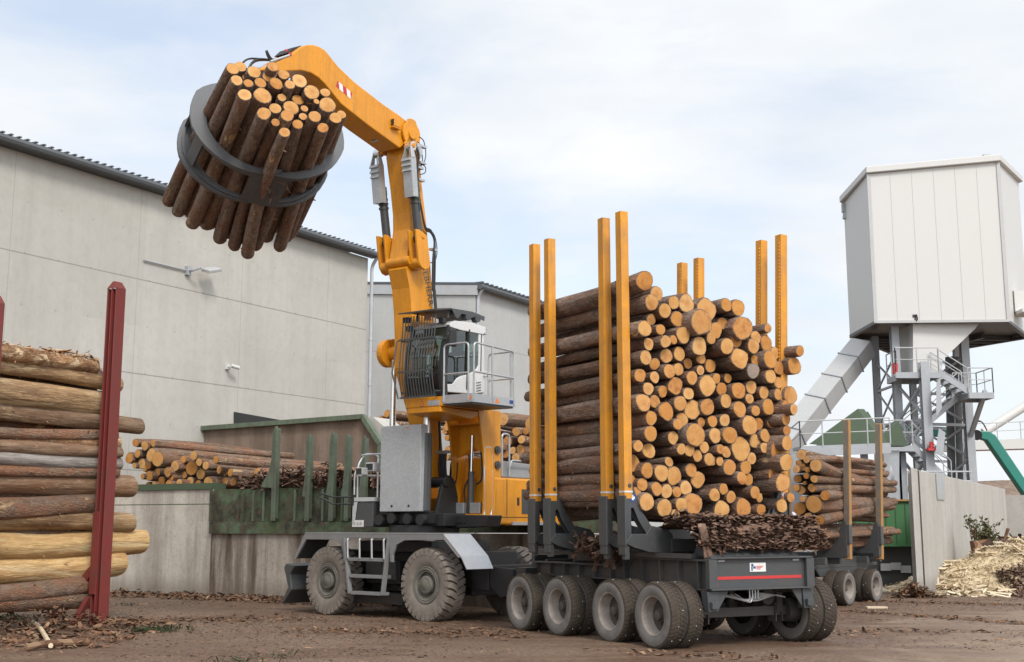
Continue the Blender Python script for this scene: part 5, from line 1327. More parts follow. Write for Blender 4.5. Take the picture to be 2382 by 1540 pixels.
    tg = MB(); tg.loft([up_(-.85, .2, 3.06), up_(-.85, 1.40, 3.06), up_(-3.2, 1.40, 3.06), up_(-3.2, .2, 3.06)], [up_(-1.05, .25, 3.50), up_(-1.05, 1.25, 3.46), up_(-3.1, 1.25, 3.38), up_(-3.1, .25, 3.42)])
    obj('engine_hood', tg, M['grey'], t, bevel=.03)
    obj('counterweight', MB().box(up_(-3.42, 0, 2.55), US * .12, UL * 1.35, Z * .5), M['dark'], t, bevel=.05)
    rl = MB()
    for pts in ([(-1.0, 1.45, 3.1), (-1.0, 1.45, 4.05), (-1.28, 1.45, 4.05), (-1.28, 1.45, 3.1)], [(-1.3, 1.45, 3.3), (-1.35, 1.45, 3.45), (-3.0, 1.45, 3.45)], [(-.35, 1.45, 2.02), (-.35, 1.45, 3.72), (-.62, 1.45, 3.72), (-.62, 1.45, 2.3), (-.5, 1.5, 2.1), (-.7, 1.52, 2.02)], [(-.35, 1.45, 2.3), (-.28, 1.5, 2.1), (-.33, 1.55, 1.98)]):
        rl.tube(fillet([up_(*p) for p in pts], .10), .024, 6)
    obj('hand_rail', rl, M['alu'], t)
    # ---- cab riser: yellow mast of two side plates and a back plate
    rz = MB()
    S0, S1 = -.28, -.82
    rz.prism([up_(s, .50, z) for s, z in ((-.30, 2.22), (-.34, 3.2), (-.26, 3.9), (-.10, 4.56), (-.74, 4.56), (-.80, 2.22))], UL * .05)
    rz.prism([up_(s, 1.42, z) for s, z in ((-.30, 2.22), (-.34, 3.2), (-.30, 3.6), (-.10, 4.56), (-.92, 4.56), (-.95, 2.22))], UL * .05)
    rz.box(up_(-.78, .985, 2.86), US * .02, UL * .43, Z * .64); rz.box(up_(-.56, .985, 4.15), US * .02, UL * .43, Z * .42)
    rz.box(up_(-.40, .985, 4.24), US * .18, UL * .43, Z * .02); rz.box(up_(-.5, .985, 2.21), US * .32, UL * .5, Z * .02)
    rz.prism([up_(-.54, l_, z) for l_, z in ((.55, 3.74), (1.42, 3.74), (1.42, 3.50), (1.02, 3.72), (.95, 3.72), (.55, 3.50))], -US * .02)
    obj('cab_riser', rz, M['yellow'], t, bevel=.015)
    q = MB()
    for x, y in ((1730, 475), (1730, 645)): c = ul(T(*z8, [(x, y)]), 1.47)[0]; q.cyl(c, c + UL * .05, .09, .09, 14); q.cyl(c, c + UL * .07, .04, .04, 10)
    obj('pivot_pin', q, M['dark'], t)
    lc = MB(); lc.cyl(up_(-.45, .98, 2.25), up_(-.47, .98, 3.18), .075, .075, 16); cyl_ = obj('lift_cylinder', lc, M['dark'], t, smooth=True)
    obj('piston_rod', MB().cyl(up_(-.47, .98, 3.18), up_(-.50, .98, 4.0), .038, .038, 12), M['chrome'], cyl_, smooth=True)
    q = MB().box(up_(-.45, .72, 2.36), US * .1, UL * .13, Z * .12).box(up_(-.45, 1.18, 2.36), US * .1, UL * .15, Z * .12); obj('cylinder_foot', q, M['alu'], t, bevel=.008)
    hs = MB()
    hs.tube(curve([up_(-.5, .78, 2.4), up_(-.52, .74, 2.8), up_(-.6, .82, 3.1), up_(-.6, .80, 3.6)], 4), .02, 6); hs.tube(curve([up_(-.5, 1.1, 2.9), up_(-.5, 1.25, 3.0), up_(-.55, 1.22, 3.4), up_(-.6, 1.15, 3.65)], 4), .02, 6)
    obj('hose', hs, M['rubber'], t)
    hs = MB()
    for k, l_ in enumerate((.36, .42, .48, .54)):
        hs.tube(curve([up_(-.1, l_, 3.6 + .02 * k), up_(-.08, l_, 3.3), up_(-.12, l_ + .02, 3.0), up_(-.3, l_ + .03, 2.85), up_(-.45, l_, 3.0), up_(-.5, l_, 3.4)], 4), .026, 6)
    hs.tube(curve([up_(-.05, .34, 4.6), up_(-.1, .35, 4.0), up_(-.12, .36, 3.6), up_(-.2, .4, 3.1)], 4), .03, 6)
    obj('hose', hs, M['rubber'], t); obj('hose_bracket', MB().box(up_(-.1, .46, 3.62), US * .03, UL * .18, Z * .035), M['alu'], t)
    # ---- cab
    fl = MB(); fl.box(up_(.46, .97, 4.63), US * .74, UL * .54, Z * .11); 
    fl.prism([up_(s, .50, z) for s, z in ((1.2, 4.52), (1.2, 4.40), (.1, 4.30), (-.3, 4.5))], UL * .95)
    cf = obj('cab_floor', fl, M['yellow'], t, bevel=.02)
    q = MB()
    for k in range(3): q.cyl(up_(1.205, 1.16 + .10 * k, 4.60), up_(1.215, 1.16 + .10 * k, 4.60), .042, n=12)
    q.box(up_(1.203, 1.26, 4.60), US * .005, UL * .17, Z * .06); obj('lamp_cluster', q, M['alu'], cf)
    q = MB().prism([up_(1.204, .86, 4.54), up_(1.204, 1.0, 4.54), up_(1.204, .93, 4.67)], US * .003); obj('warning_sticker', q, M['lettergrey'], cf)
    q2 = MB().prism([up_(1.208, .875, 4.548), up_(1.208, .985, 4.548), up_(1.208, .93, 4.652)], US * .002); obj('sticker_face', q2, M['orange'], cf)
    cb = MB()
    low = ul(T(*z7, [(720, 1150), (722, 1066), (830, 1056), (850, 1030), (880, 988), (930, 962), (1005, 942), (1050, 922), (1095, 898), (1120, 870), (1138, 832), (1142, 700), (1140, 430), (1182, 405), (1200, 600), (1212, 900), (1210, 1160), (1060, 1175)]), 1.50)
    cb.prism(low, -UL * .05)
    cb.box(up_(-.27, .97, 5.58), US * .03, UL * .50, Z * .30); cb.box(up_(-.27, .97, 4.98), US * .03, UL * .50, Z * .24); cb.box(up_(-.27, .97, 6.2), US * .03, UL * .50, Z * .12)
    cb.box(up_(.5, .47, 5.0), US * .70, UL * .03, Z * .25)
    cab = obj('cab_body', cb, M['white'], t, bevel=.015)
    ro = MB()
    ro.prism([up_(s, .48, z) for s, z in ((.98, 6.28), (1.0, 6.34), (.80, 6.44), (.2, 6.47), (-.30, 6.43), (-.30, 6.30), (-.2, 6.25), (.6, 6.25))], UL * 1.04)
    obj('cab_roof', ro, M['white'], cab, bevel=.012)
    q = MB()
    for z_ in (6.28, 6.34, 6.40): q.box(up_(-.34, .97, z_), US * .05, UL * .53, Z * .012)
    obj('roof_louvre', q, M['lgrey'], cab)
    obj('dark_interior_sheet', MB().prism([up_(s, .50, z) for s, z in ((1.17, 4.76), (1.225, 5.18), (1.20, 5.18), (1.145, 4.76))], UL * .96), M['rubber'], cab)  # black sheet added low behind the windscreen to stand in for the dark interior
    fm = MB()
    def col(p, q_, w=.06, h=.07): fm.bar(p, q_, w, h, UL)
    for l_ in (.48, 1.47):
        c_ = curve([up_(1.18, l_, 4.76), up_(1.24, l_, 5.2), up_(1.20, l_, 5.7), up_(1.06, l_, 6.15), up_(.95, l_, 6.34)], 4)
        for a_, b_ in zip(c_[:-1], c_[1:]): fm.bar(a_, b_, .05, .08, UL)
    for z_ in (4.80, 5.25, 6.30): fm.bar(up_(1.16 if z_ < 5 else 1.22 if z_ < 6 else .96, .48, z_), up_(1.16 if z_ < 5 else 1.22 if z_ < 6 else .96, 1.47, z_), .05, .05)
    fm.bar(up_(.36, 1.475, 4.95), up_(.30, 1.475, 6.3), .05, .10, UL); fm.bar(up_(1.0, 1.475, 6.27), up_(-.2, 1.475, 6.29), .05, .08, UL); fm.bar(up_(-.14, 1.475, 5.4), up_(-.16, 1.475, 6.28), .03, .06, UL)
    fm.bar(up_(1.0, .49, 6.27), up_(-.2, .49, 6.29), .05, .08, UL); fm.bar(up_(.36, .49, 5.2), up_(.30, .49, 6.3), .05, .08, UL)
    fm.prism([up_(s, 1.49, z) for s, z in ((1.18, 4.76), (1.24, 5.2), (1.20, 5.7), (1.08, 6.1), (.92, 6.1), (1.02, 5.6), (1.05, 5.2), (1.02, 4.76))], UL * .015)
    obj('window_frame', fm, M['black'], cab)
    gl = MB()
    c_ = [(1.17, 4.80), (1.235, 5.2), (1.195, 5.7), (1.05, 6.15), (.95, 6.33)]
    a_ = curve([up_(s, .50, z) for s, z in c_], 4); b_ = curve([up_(s, 1.45, z) for s, z in c_], 4); n_ = len(a_)
    gl.add(a_ + b_, [(i, i + 1, n_ + i + 1, n_ + i) for i in range(n_ - 1)])
    obj('windscreen', gl, M['glass'], cab, smooth=True)
    gl = MB().add(ul(T(*z7, [(735, 440), (1035, 400), (1040, 925), (930, 958), (880, 985), (830, 1052), (725, 1062)]), 1.478), [tuple(range(7))]); obj('door_window', gl, M['glass'], cab)
    gl = MB().add(ul(T(*z7, [(1038, 405), (1138, 425), (1142, 700), (1136, 830), (1095, 895), (1040, 925)]), 1.476), [tuple(range(6))]); obj('side_window', gl, M['glass'], cab)
    gl = MB().add([up_(s, .485, z) for s, z in ((1.1, 5.28), (-.2, 5.28), (-.2, 6.25), (.95, 6.25))], [(0, 1, 2, 3)]); obj('side_window', gl, M['glass'], cab)
    gl = MB().add([up_(-.26, l_, z) for l_, z in ((.52, 5.85), (1.44, 5.85), (1.44, 6.08), (.52, 6.08))], [(0, 1, 2, 3)]); obj('rear_window', gl, M['glass'], cab)
    se = MB(); se.box(up_(.30, .97, 5.12), US * .26, UL * .26, Z * .07); se.box(up_(.06, .97, 5.50), US * .07, UL * .25, Z * .36); se.box(up_(.04, .97, 5.95), US * .06, UL * .13, Z * .10); se.box(up_(.3, .97, 4.92), US * .18, UL * .18, Z * .13)
    for sg in (-1, 1): se.box(up_(.40, .97 + sg * .34, 5.28), US * .26, UL * .07, Z * .06); se.cyl(up_(.58, .97 + sg * .34, 5.3), up_(.60, .97 + sg * .34, 5.48), .025, n=8)
    obj('driver_seat', se, M['rubber'], cab, bevel=.03)
    co = MB(); co.tube([up_(1.0, .97, 4.78), up_(.85, .97, 5.35)], .05, 8); co.lathe(up_(.84, .97, 5.38), (US * -.5 + Z * .87), [(0, .16), (.02, .19), (.03, .17), (.0, .16)], 20); co.box(up_(1.02, 1.30, 5.45), US * .03, UL * .12, Z * .10)
    obj('steering_column', co, M['rubber'], cab)
    mi = MB(); c = ul(T(*z7, [(825, 500)]), 1.66)[0]; mi.box(c, US * .12, UL * .04, Z * .20); obj('mirror', mi, M['rubber'], t, bevel=.04)
    q = MB().tube([c, ul(T(*z7, [(705, 515)]), 1.5)[0]], .015, 6); obj('mirror_bracket', q, M['rubber'], t)
    vt = MB()
    for i in range(4): vt.bar(ul(T(*z7, [(1110, 1045 + i * 33)]), 1.504)[0], ul(T(*z7, [(1165, 1035 + i * 32)]), 1.504)[0], .012, .02, Z)
    obj('vent_slot', vt, M['lettergrey'], cab)
    # guard bars in front of the windscreen and the roof guard
    g = MB(); gf = [(1.34, 4.72), (1.44, 5.2), (1.42, 5.7), (1.36, 6.15), (1.34, 6.54)]
    for i in range(13):
        l_ = .46 + i * .0785
        g.tube(curve([up_(s, l_, z) for s, z in gf], 3), .0145, 5)
    for s, z in ((1.345, 4.74), (1.445, 5.30), (1.40, 6.02)): g.bar(up_(s, .40, z), up_(s, 1.43, z), .02, .035)
    g.tube([up_(1.40, .40, 4.72), up_(1.5, .30, 5.3), up_(1.42, .36, 6.0)], .02, 5); g.bar(up_(1.40, .36, 6.0), up_(1.36, .44, 6.05), .03, .03)
    for z_, s in ((4.85, 1.36), (6.0, 1.4)): g.bar(up_(s, 1.43, z_), up_(s - .2, 1.47, z_), .03, .03); g.bar(up_(s, .46, z_), up_(s - .2, .48, z_), .03, .03)
    obj('guard_bars', g, M['dark'], t)
    rg = MB()
    rg.prism([up_(s, .40, z) for s, z in ((1.44, 6.60), (1.44, 6.63), (1.0, 6.70), (.2, 6.72), (-.24, 6.66), (-.24, 6.63), (.2, 6.69), (1.0, 6.67))], UL * 1.12)
    for s in (.75, .35, .0): rg.cyl(up_(s, 1.40, 6.60), up_(s, 1.53, 6.60), .10, .10, 12)
    rg.prism([up_(s, 1.52, z) for s, z in ((.95, 6.69), (.8, 6.52), (.72, 6.5), (.6, 6.62), (.45, 6.62), (.3, 6.55), (.1, 6.62), (-.22, 6.56), (-.24, 6.66), (.2, 6.71))], UL * .015)
    for l_ in (.5, 1.4): rg.bar(up_(.9, l_, 6.5), up_(.9, l_, 6.68), .04, .04)
    obj('roof_guard', rg, M['dark'], t)
    q = MB()
    for l_, s, z in ((.52, 1.28, 6.48), (1.36, 1.05, 6.42), (.52, 1.18, 6.30)): q.box(up_(s, l_, z), US * .06, UL * .07, Z * .06)
    wl = obj('work_light', q, M['rubber'], t, bevel=.01)
    obj('beacon', MB().cyl(up_(.85, .75, 6.52), up_(.85, .75, 6.62), .09, .07, 12), M['orange'], t)
    # platform with railings
    pf = MB(); pf.box(up_(.44, 1.93, 4.585), US * .76, UL * .40, Z * .02); pf.box(up_(1.19, 1.91, 4.66), US * .012, UL * .42, Z * .09); pf.box(up_(.44, 2.325, 4.66), US * .76, UL * .012, Z * .09); pf.box(up_(-.31, 1.93, 4.66), US * .012, UL * .40, Z * .09)
    obj('platform', pf, M['alu'], t)
    obj('platform_grating', MB().box(up_(.44, 1.93, 4.545), US * .72, UL * .37, Z * .018), M['dark'], t)
    q = MB().box(up_(1.205, 2.28, 4.66), US * .002, UL * .03, Z * .03); obj('orange_mark', q, M['orange'], t)
    q = MB().prism([up_(s, 2.339, z) for s, z in ((.42, 4.60), (.26, 4.60), (.34, 4.72))], UL * .002); obj('warning_sticker', q, M['orange'], t)
    obj('platform_sticker', MB().box(up_(-.18, 2.339, 4.66), US * .07, UL * .002, Z * .04), M['blue'], t)
    rl = MB()
    for pts in ([(1.2, 1.54, 4.6), (1.2, 1.54, 5.85), (1.2, 2.22, 5.85), (1.2, 2.22, 4.6)], [(1.15, 2.33, 4.6), (1.15, 2.33, 5.85), (-.27, 2.33, 5.80), (-.27, 2.33, 4.6)], [(-.27, 2.25, 5.80), (-.27, 2.25, 4.6)], [(1.2, 1.54, 5.2), (1.2, 2.22, 5.2)], [(1.15, 2.33, 5.22), (-.27, 2.33, 5.2)], [(.5, 2.33, 4.6), (.5, 2.33, 5.82)], [(-.27, 2.33, 5.8), (-.30, 1.6, 5.8), (-.30, 1.6, 4.6)], [(-.3, 2.3, 5.2), (-.3, 1.6, 5.2)]):
        rl.tube(fillet([up_(*p) for p in pts], .10), .022, 8)
    obj('platform_railing', rl, M['alu'], t)
    q = MB().box(up_(-.33, 1.52, 5.35), US * .10, UL * .05, Z * .06); obj('rear_camera', q, M['white'], t, bevel=.01)
handler()

# ------------------------------------------------------------------ log grapple and the bundle it holds
GC = V((-5.2, 25.35, 9.3)); GD = V((.442, -.836, .325)).normalized(); GU = V((-GD.y, GD.x, 0)).normalized() * -1
if GU.x < 0: GU = -GU
GW = GU.cross(GD); GW = GW if GW.z > 0 else -GW
def gp(u, w, t): return GC + GU * u + GW * w + GD * t
def grapple():
    tip = up_(5.45, 0, 11.2)
    t = thing('log_grapple', 'dark steel log grapple with four curved claws around the lifted bundle', 'grapple', GC + GW * 1.9)
    def sickle(sg, tt, a0, a1, Ro, wid, th=.07):
        mb = MB(); n = 26; o = []; i_ = []
        for k in range(n + 1):
            u = k / n; an = R(a0 + (a1 - a0) * u)
            ro = Ro(u); wi = wid(u)
            c, s = math.cos(an), math.sin(an)
            o.append(gp(sg * c * ro * 1.06 - .09, s * ro, tt)); i_.append(gp(sg * c * (ro * 1.06 - wi) - .09, s * (ro - wi), tt))
        for k in range(n): mb.loft([o[k], o[k + 1], i_[k + 1], i_[k]], [p - GD * th for p in (o[k], o[k + 1], i_[k + 1], i_[k])])
        return mb
    for sg in (-1, 1):
        for tt in (1.15, .15):
            Ro = lambda u: 1.42 + .05 * math.sin(u * 3.14) - .55 * max(0, (.30 - u) / .30) - (.34 * max(0, u - .50) / .50)
            wid = lambda u: .24 + .10 * math.sin(min(1, u * 1.6) * 3.14) - .16 * max(0, u - .62) / .38
            mb = sickle(sg, tt if sg > 0 else tt + .04, 78, -99, Ro, wid)
            # merge coplanar slices for clean shading
            obj('claw', mb, M['steelgrey'], t)
        sh = MB()
        def strip(a0, a1, t0, t1, rr, n=6):
            for k in range(n):
                A = []
                for an in (a0 + (a1 - a0) * k / n, a0 + (a1 - a0) * (k + 1) / n):
                    c, s = math.cos(R(an)), math.sin(R(an)); r_ = rr(an); A.append(tuple(gp(sg * c * q_ * 1.06 - .09, s * q_, t_ + .65) for q_ in (r_, r_ - .05) for t_ in (t0, t1)))
                (a, b, c_, d), (e, f, g, h) = A; sh.add([a, b, d, c_, e, f, h, g], [(0, 4, 5, 1), (3, 2, 6, 7), (0, 3, 7, 4), (1, 5, 6, 2), (0, 1, 2, 3), (4, 7, 6, 5)])
        rr = lambda an: 1.40 - .2 * max(0, (an - 18) / 60) - (.30 * max(0, (-an - 10) / 89))
        strip(-99, -72, -.50, .45, rr); strip(-24, -14, -.50, .45, rr, 3); strip(18, 40, -.50, .45, rr, 4)
        strip(-72, -24, -.50, -.40, rr, 8); strip(-72, -24, .37, .45, rr, 8); strip(-14, 18, -.5, -.42, rr, 5); strip(-14, 18, .38, .45, rr, 5); strip(40, 78, -.4, .35, rr, 6)
        obj('claw_shell', sh, M['steelgrey'], t)
    bd = MB(); bd.box(gp(0, 1.15, .1), GU * .42, GW * .22, GD * .48); bd.cyl(gp(-.3, 1.05, .05), gp(-.3, 1.05, 1.2), .11, .11, 14); bd.cyl(gp(.3, 1.05, .05), gp(.3, 1.05, 1.2), .11, .11, 14)
    bd.cyl(gp(-1.05, .8, .2), gp(-.1, 1.25, .2), .10, .10, 14); bd.cyl(gp(1.05, .8, .2), gp(.1, 1.25, .2), .10, .10, 14)
    obj('grapple_body', bd, M['dark'], t, bevel=.02)
    ro = MB(); ro.cyl(gp(0, 1.36, -.1), gp(0, 1.6, -.15), .26, .22, 20); ro.bar(gp(0, 1.55, -.15), tip - Z * .06, .2, .16); ro.cyl(tip - UL * .28, tip + UL * .28, .08, .08, 14)
    obj('rotator', ro, M['lgrey'], t)
    tr = MB(); rs = random.Random(3)
    for _ in range(26):
        p = gp(rs.uniform(-.12, .25), -1.10 + rs.uniform(-.06, .08), rs.uniform(.1, 1.15)); d = V((rs.gauss(0, 1), rs.gauss(0, .6), rs.gauss(-.6, .8))).normalized() * rs.uniform(.1, .32); tr.bar(p, p + d, .018, .01)
    obj('caught_twigs', tr, M['barkbits'], None, 'torn bark twigs caught between the grapple claw tips', 'twigs', kind='stuff')
grapple()
GL = [(700,200,130),(775,180,120),(738,312,120),(845,280,115),(850,340,100),(905,232,140),(968,335,120),(815,450,140),(985,455,185),(1048,278,130),(1085,180,110),(1190,255,115),(1118,342,135),(1250,352,105),(1343,318,160),(1307,408,80),(1173,477,90),(1328,500,120),(1458,425,160),(1590,430,105),(1440,510,80),(1505,515,60),(1612,548,168),(1108,582,120),(1262,575,158),(1225,650,130),(1390,583,75),(1375,660,80),(1490,660,125),(1000,632,140),(1112,718,85),(1325,735,110),(1198,812,110),(1690,672,125),(1745,640,95),(1568,768,110)]
GP_ = {0:.25,2:.3,7:.3,29:.3,32:.35,31:.1,35:.15,33:.2,8:.1,25:.25,28:.2,30:.1,12:.1,13:.2,4:.1,10:.2,17:-.2,1:-.1,3:-.2,34:-.1,15:-.2,20:-.15,24:.0}
def bundle():
    pe = GC + GD * 2.45; pb = GC - GD * 2.45; rec = []
    for i, (x, y, w) in enumerate(GL):
        px, py = (400 + x / 3.85) * .93047, (120 + y / 3.85) * .93047
        A = onp(px, py, pe + GD * GP_.get(i, 0.0), GD)
        dep = (A - EYEV).length; r = w / 3.85 * .93047 / FPX * dep / 2 * 1.0
        dx, dy = px - 558, py - 193
        B_ = onp(424 + .90 * dx + .506 * dy, 497 - .074 * dx + .873 * dy, pb + GD * random.uniform(-.12, .18), GD)
        rec.append((A, B_, r))
    lab = label_rows([((A - pe).dot(GU), A.dot(GW), r) for A, B_, r in rec], '{s} log in the lifted grapple bundle, {row} row down, {n}', .26)
    for i, (A, B_, r) in enumerate(rec):
        log(A, B_ - A, (B_ - A).length, r, max(r * 1.12, .145), 'bark' if i % 3 else 'barkdark', M['cutold'] if i in (3, 4, 12, 17, 31, 32, 35, 6) else M['cut'], lab[i], 'logs held by the grapple', odd=.05 if r < .17 else .10)
bundle()
# ------------------------------------------------------------------ stack of long logs between red steel posts at the left
Q0 = V((-8.30, 27.05, 0))
def pq(x, y, o=0.0): return onp(x, y, Q0 + B2 * o, B2)
M['torn'] = debris('torn_wood', [(.40, .20, .09), (.62, .40, .22), (.25, .12, .06), (.70, .50, .32)], 9)
PILE = [  # y at x=180, diameter, right end x (all in the 698 px wide survey crop), material, label
 (388, 62, 392, 'shred', 'shaggy torn orange log on top of the left stack'),
 (448, 64, 480, 'peeled', 'second log from top of the left stack, short end right of the post'),
 (528, 96, 440, 'peeled', 'thick blotchy log third from top of the left stack'),
 (610, 66, 562, 'peeledgrey', 'brown log sticking far out right of the post, fourth from top'),
 (656, 40, 455, 'barkgrey', 'thin dark log fifth from top of the left stack'),
 (687, 48, 472, 'shred', 'thin bright orange log sixth from top of the left stack'),
 (724, 46, 476, 'peeledgrey', 'thin dull brown log just above the silvery grey one'),
 (772, 50, 480, 'weather', 'bowed silvery grey log in the middle of the left stack'),
 (808, 38, 470, 'barkgrey', 'thin dark log right under the silvery grey one'),
 (860, 92, 537, 'peeledgrey', 'thick greyish brown log in the middle of the left stack'),
 (938, 80, 400, 'barkgrey', 'dark barked log under the thick greyish brown one'),
 (1010, 74, 525, 'peeled', 'knotty tan log just above the palest peeled log'),
 (1087, 96, 582, 'peeledlight', 'palest peeled yellow log, longest end right of the red post'),
 (1177, 96, 497, 'peeledlight', 'peeled yellow log with dark chewed end under the palest one'),
 (1252, 66, 402, 'barkgrey', 'dark log second from bottom of the left stack'),
 (1312, 80, 384, 'barkgrey', 'lowest dark log of the left stack lying in debris')]
def pile():
    for i, (y, dm, xe, m, lab) in enumerate(PILE):
        X = lambda q: q / 1.517 * .93047
        Y = lambda q: (640 + q / 1.517) * .93047
        c = pq(110, Y(y)); dep = (c - EYEV).length; r = dm / 1.517 * .93047 / FPX * dep / 2
        e = pq(X(xe), Y(y)); e.z = c.z
        slope = random.uniform(-.012, .012)
        A = e - B2 * (r + random.uniform(.0, .1))
        log(A, -B1 + Z * slope, 6.6, r * .97, r * 1.03, m, M['cutold'] if i % 2 else M['cutdark'], lab, 'logs stacked by the red posts', n=18, k=26, odd=.10, bend=.06, knots=9)
    m = MB(); top = pq(110, (640 + 372 / 1.517) * .93047, -.25)
    def shag():
        u = random.uniform(-3.0, 1.25); return V((top.x, top.y, top.z)) + B1 * u - B2 * random.uniform(-.14, .35) + Z * (random.gauss(.02, .05) + .03 * math.sin(u * 3)), Z
    sticks(m, 150, shag, (.15, .6), (.04, .1), .06); flakes(m, 400, shag, (.06, .25), .3, 3)
    obj('torn_wood_pieces', m, M['torn'], None, 'torn orange wood pieces lying on top of the left stack', 'wood scraps', kind='stuff')
    # second layer behind, closing the gaps
    for i, (y, dm) in enumerate(((420, 70), (490, 70), (570, 70), (640, 60), (745, 70), (835, 60), (905, 60), (975, 60), (1050, 60), (1135, 70), (1220, 60), (1285, 60))):
        X = lambda q: q / 1.517 * .93047
        Y = lambda q: (640 + q / 1.517) * .93047
        c = pq(110, Y(y)); r = dm / 1.517 * .93047 / FPX * (c - EYEV).length / 2
        e = pq(X(430 if i % 3 else 455), Y(y)); e.z = c.z
        log(e - B2 * (r + .42), -B1, 6.4, r, r, 'barkgrey', M['cutdark'], 'shadowed log lying behind the front row of the left stack', 'inner logs of the left stack', n=10, k=6)
pile()
def post(px, py_top, off, label):
    p = pq(px, 1450, off); g0 = V((p.x, p.y, 0)); h = onp(px + 20, py_top, g0, B2).z
    t = thing('steel_post', label, 'post', g0, 'red posts holding the left log stack')
    m = MB()
    for o in (.12, -.12): m.box(g0 + B2 * o + Z * h / 2, B2 * .014, B1 * .13, Z * h / 2)
    m.box(g0 + Z * h / 2, B2 * .106, B1 * .010, Z * h / 2)
    m.box(g0 + B2 * .0 - B1 * .075 + Z * h / 2, B2 * .012, B1 * .06, Z * h / 2)
    obj('beam', m, M['red'], t, bevel=.006)
    m = MB(); m.loft([g0 - B2 * .14 - B1 * .135 + Z * h, g0 + B2 * .14 - B1 * .135 + Z * h, g0 + B2 * .14 - B1 * .12 + Z * h, g0 - B2 * .14 - B1 * .12 + Z * h], [g0 - B2 * .02 - B1 * .10 + Z * (h + .15), g0 + B2 * .04 - B1 * .10 + Z * (h + .15), g0 + B2 * .04 - B1 * .085 + Z * (h + .15), g0 - B2 * .02 - B1 * .085 + Z * (h + .15)])
    m.loft([g0 + B2 * .135 - B1 * .13 + Z * (h + .002), g0 + B2 * .135 + B1 * .13 + Z * (h + .002), g0 + B2 * .12 + B1 * .13 + Z * (h + .002), g0 + B2 * .12 - B1 * .13 + Z * (h + .002)], [g0 + B2 * .04 - B1 * .10 + Z * (h + .152), g0 + B2 * .04 + B1 * .10 + Z * (h + .152), g0 + B2 * .02 + B1 * .10 + Z * (h + .152), g0 + B2 * .02 - B1 * .10 + Z * (h + .152)])
    obj('cap', m, M['red'], t)
    m = MB(); m.prism([g0 - B1 * .16 - B2 * .15 + Z * z for z in (.62,)] + [g0 - B1 * .16 + B2 * .0 + Z * .62, g0 - B1 * .16 + B2 * .0 + Z * 2.25, g0 - B1 * .16 - B2 * .15 + Z * 2.25], B1 * .03)
    obj('reinforcing_plate', m, M['red'], t)
    m = MB(); m.bar(g0 - B2 * .2 + Z * 1.1, g0 - B2 * 1.35 + Z * .05, .16, .16, B1); m.bar(g0 - B2 * .16 - B1 * .1 + Z * .55, g0 - B2 * .38 - B1 * .25 + Z * .02, .10, .2, B1)
    obj('brace', m, M['red'], t, bevel=.006)
post(229, 668, .30, 'tall red steel post standing in front of the left log stack')
post(-66, 700, .30, 'red steel post cut off by the left edge of the photo')

# ------------------------------------------------------------------ logs in the bunker and on the stack behind the crane
BL = [(240,265,70),(318,290,85),(390,270,65),(185,395,95),(255,360,75),(375,370,120),(430,405,135),(572,368,72),(740,375,88),(648,410,70),(785,433,70),(845,462,75),(930,412,75),(228,462,50),(290,445,90),(350,465,60),(322,490,55),(578,465,100),(720,485,122),(425,520,80),(515,520,88),(355,552,92),(960,498,72),(1010,520,55),(1055,522,75),(800,537,98),(657,542,64),(545,565,65),(1295,525,88),(300,555,50),(462,600,88),(525,625,75),(615,610,65),(708,602,84),(775,620,68),(865,610,100),(940,608,65),(1005,600,86),(1082,602,72),(345,632,56),(400,630,58)]
def bunker_logs():
    rec = []
    for i, (x, y, h) in enumerate(BL):
        px, py = (270 + x / 3.452) * .93047, (1030 + y / 3.452) * .93047
        off = 1.0 if i in (0, 1, 3, 4) else .8 + random.uniform(-.25, .35)
        if i in (6, 12, 24): off = .35
        q = bk(px, py, off); r = h / 3.452 * .93047 / FPX * (q - EYEV).length / 2
        rec.append((q, r))
    lab = label_rows([((q - F0).dot(B2), q.z, r) for q, r in rec], '{s} log lying in the green bunker, {row} row down, {n}', .27)
    for i, (q, r) in enumerate(rec):
        d = B1 + B2 * random.uniform(-.03, .05) + Z * random.uniform(-.012, .004)
        if i in (2, 12, 7, 8, 22, 24): d = B1 + B2 * (.10 if i == 2 else .16) + Z * (-.02)
        log(q, d, 6.0, r, r * .85, 'barkgrey', M['cut'] if i % 3 else M['cutold'], lab[i], 'logs lying in the bunker', n=12, k=7)
bunker_logs()
FL_ = [(485,65,90),(505,165,45),(420,110,50),(1130,90,75),(1165,140,72),(1170,212,100),(1140,265,72),(1260,245,70),(1168,337,68),(1230,335,95),(1285,340,95),(1290,480,72),(1270,560,72),(1175,470,80),(1160,560,70),(1750,440,125),(1855,370,125),(2010,355,100),(1825,520,100),(1910,480,88),(2000,465,115),(1945,560,108),(2040,550,100),(1770,560,80),(2060,260,90),(1950,270,110)]
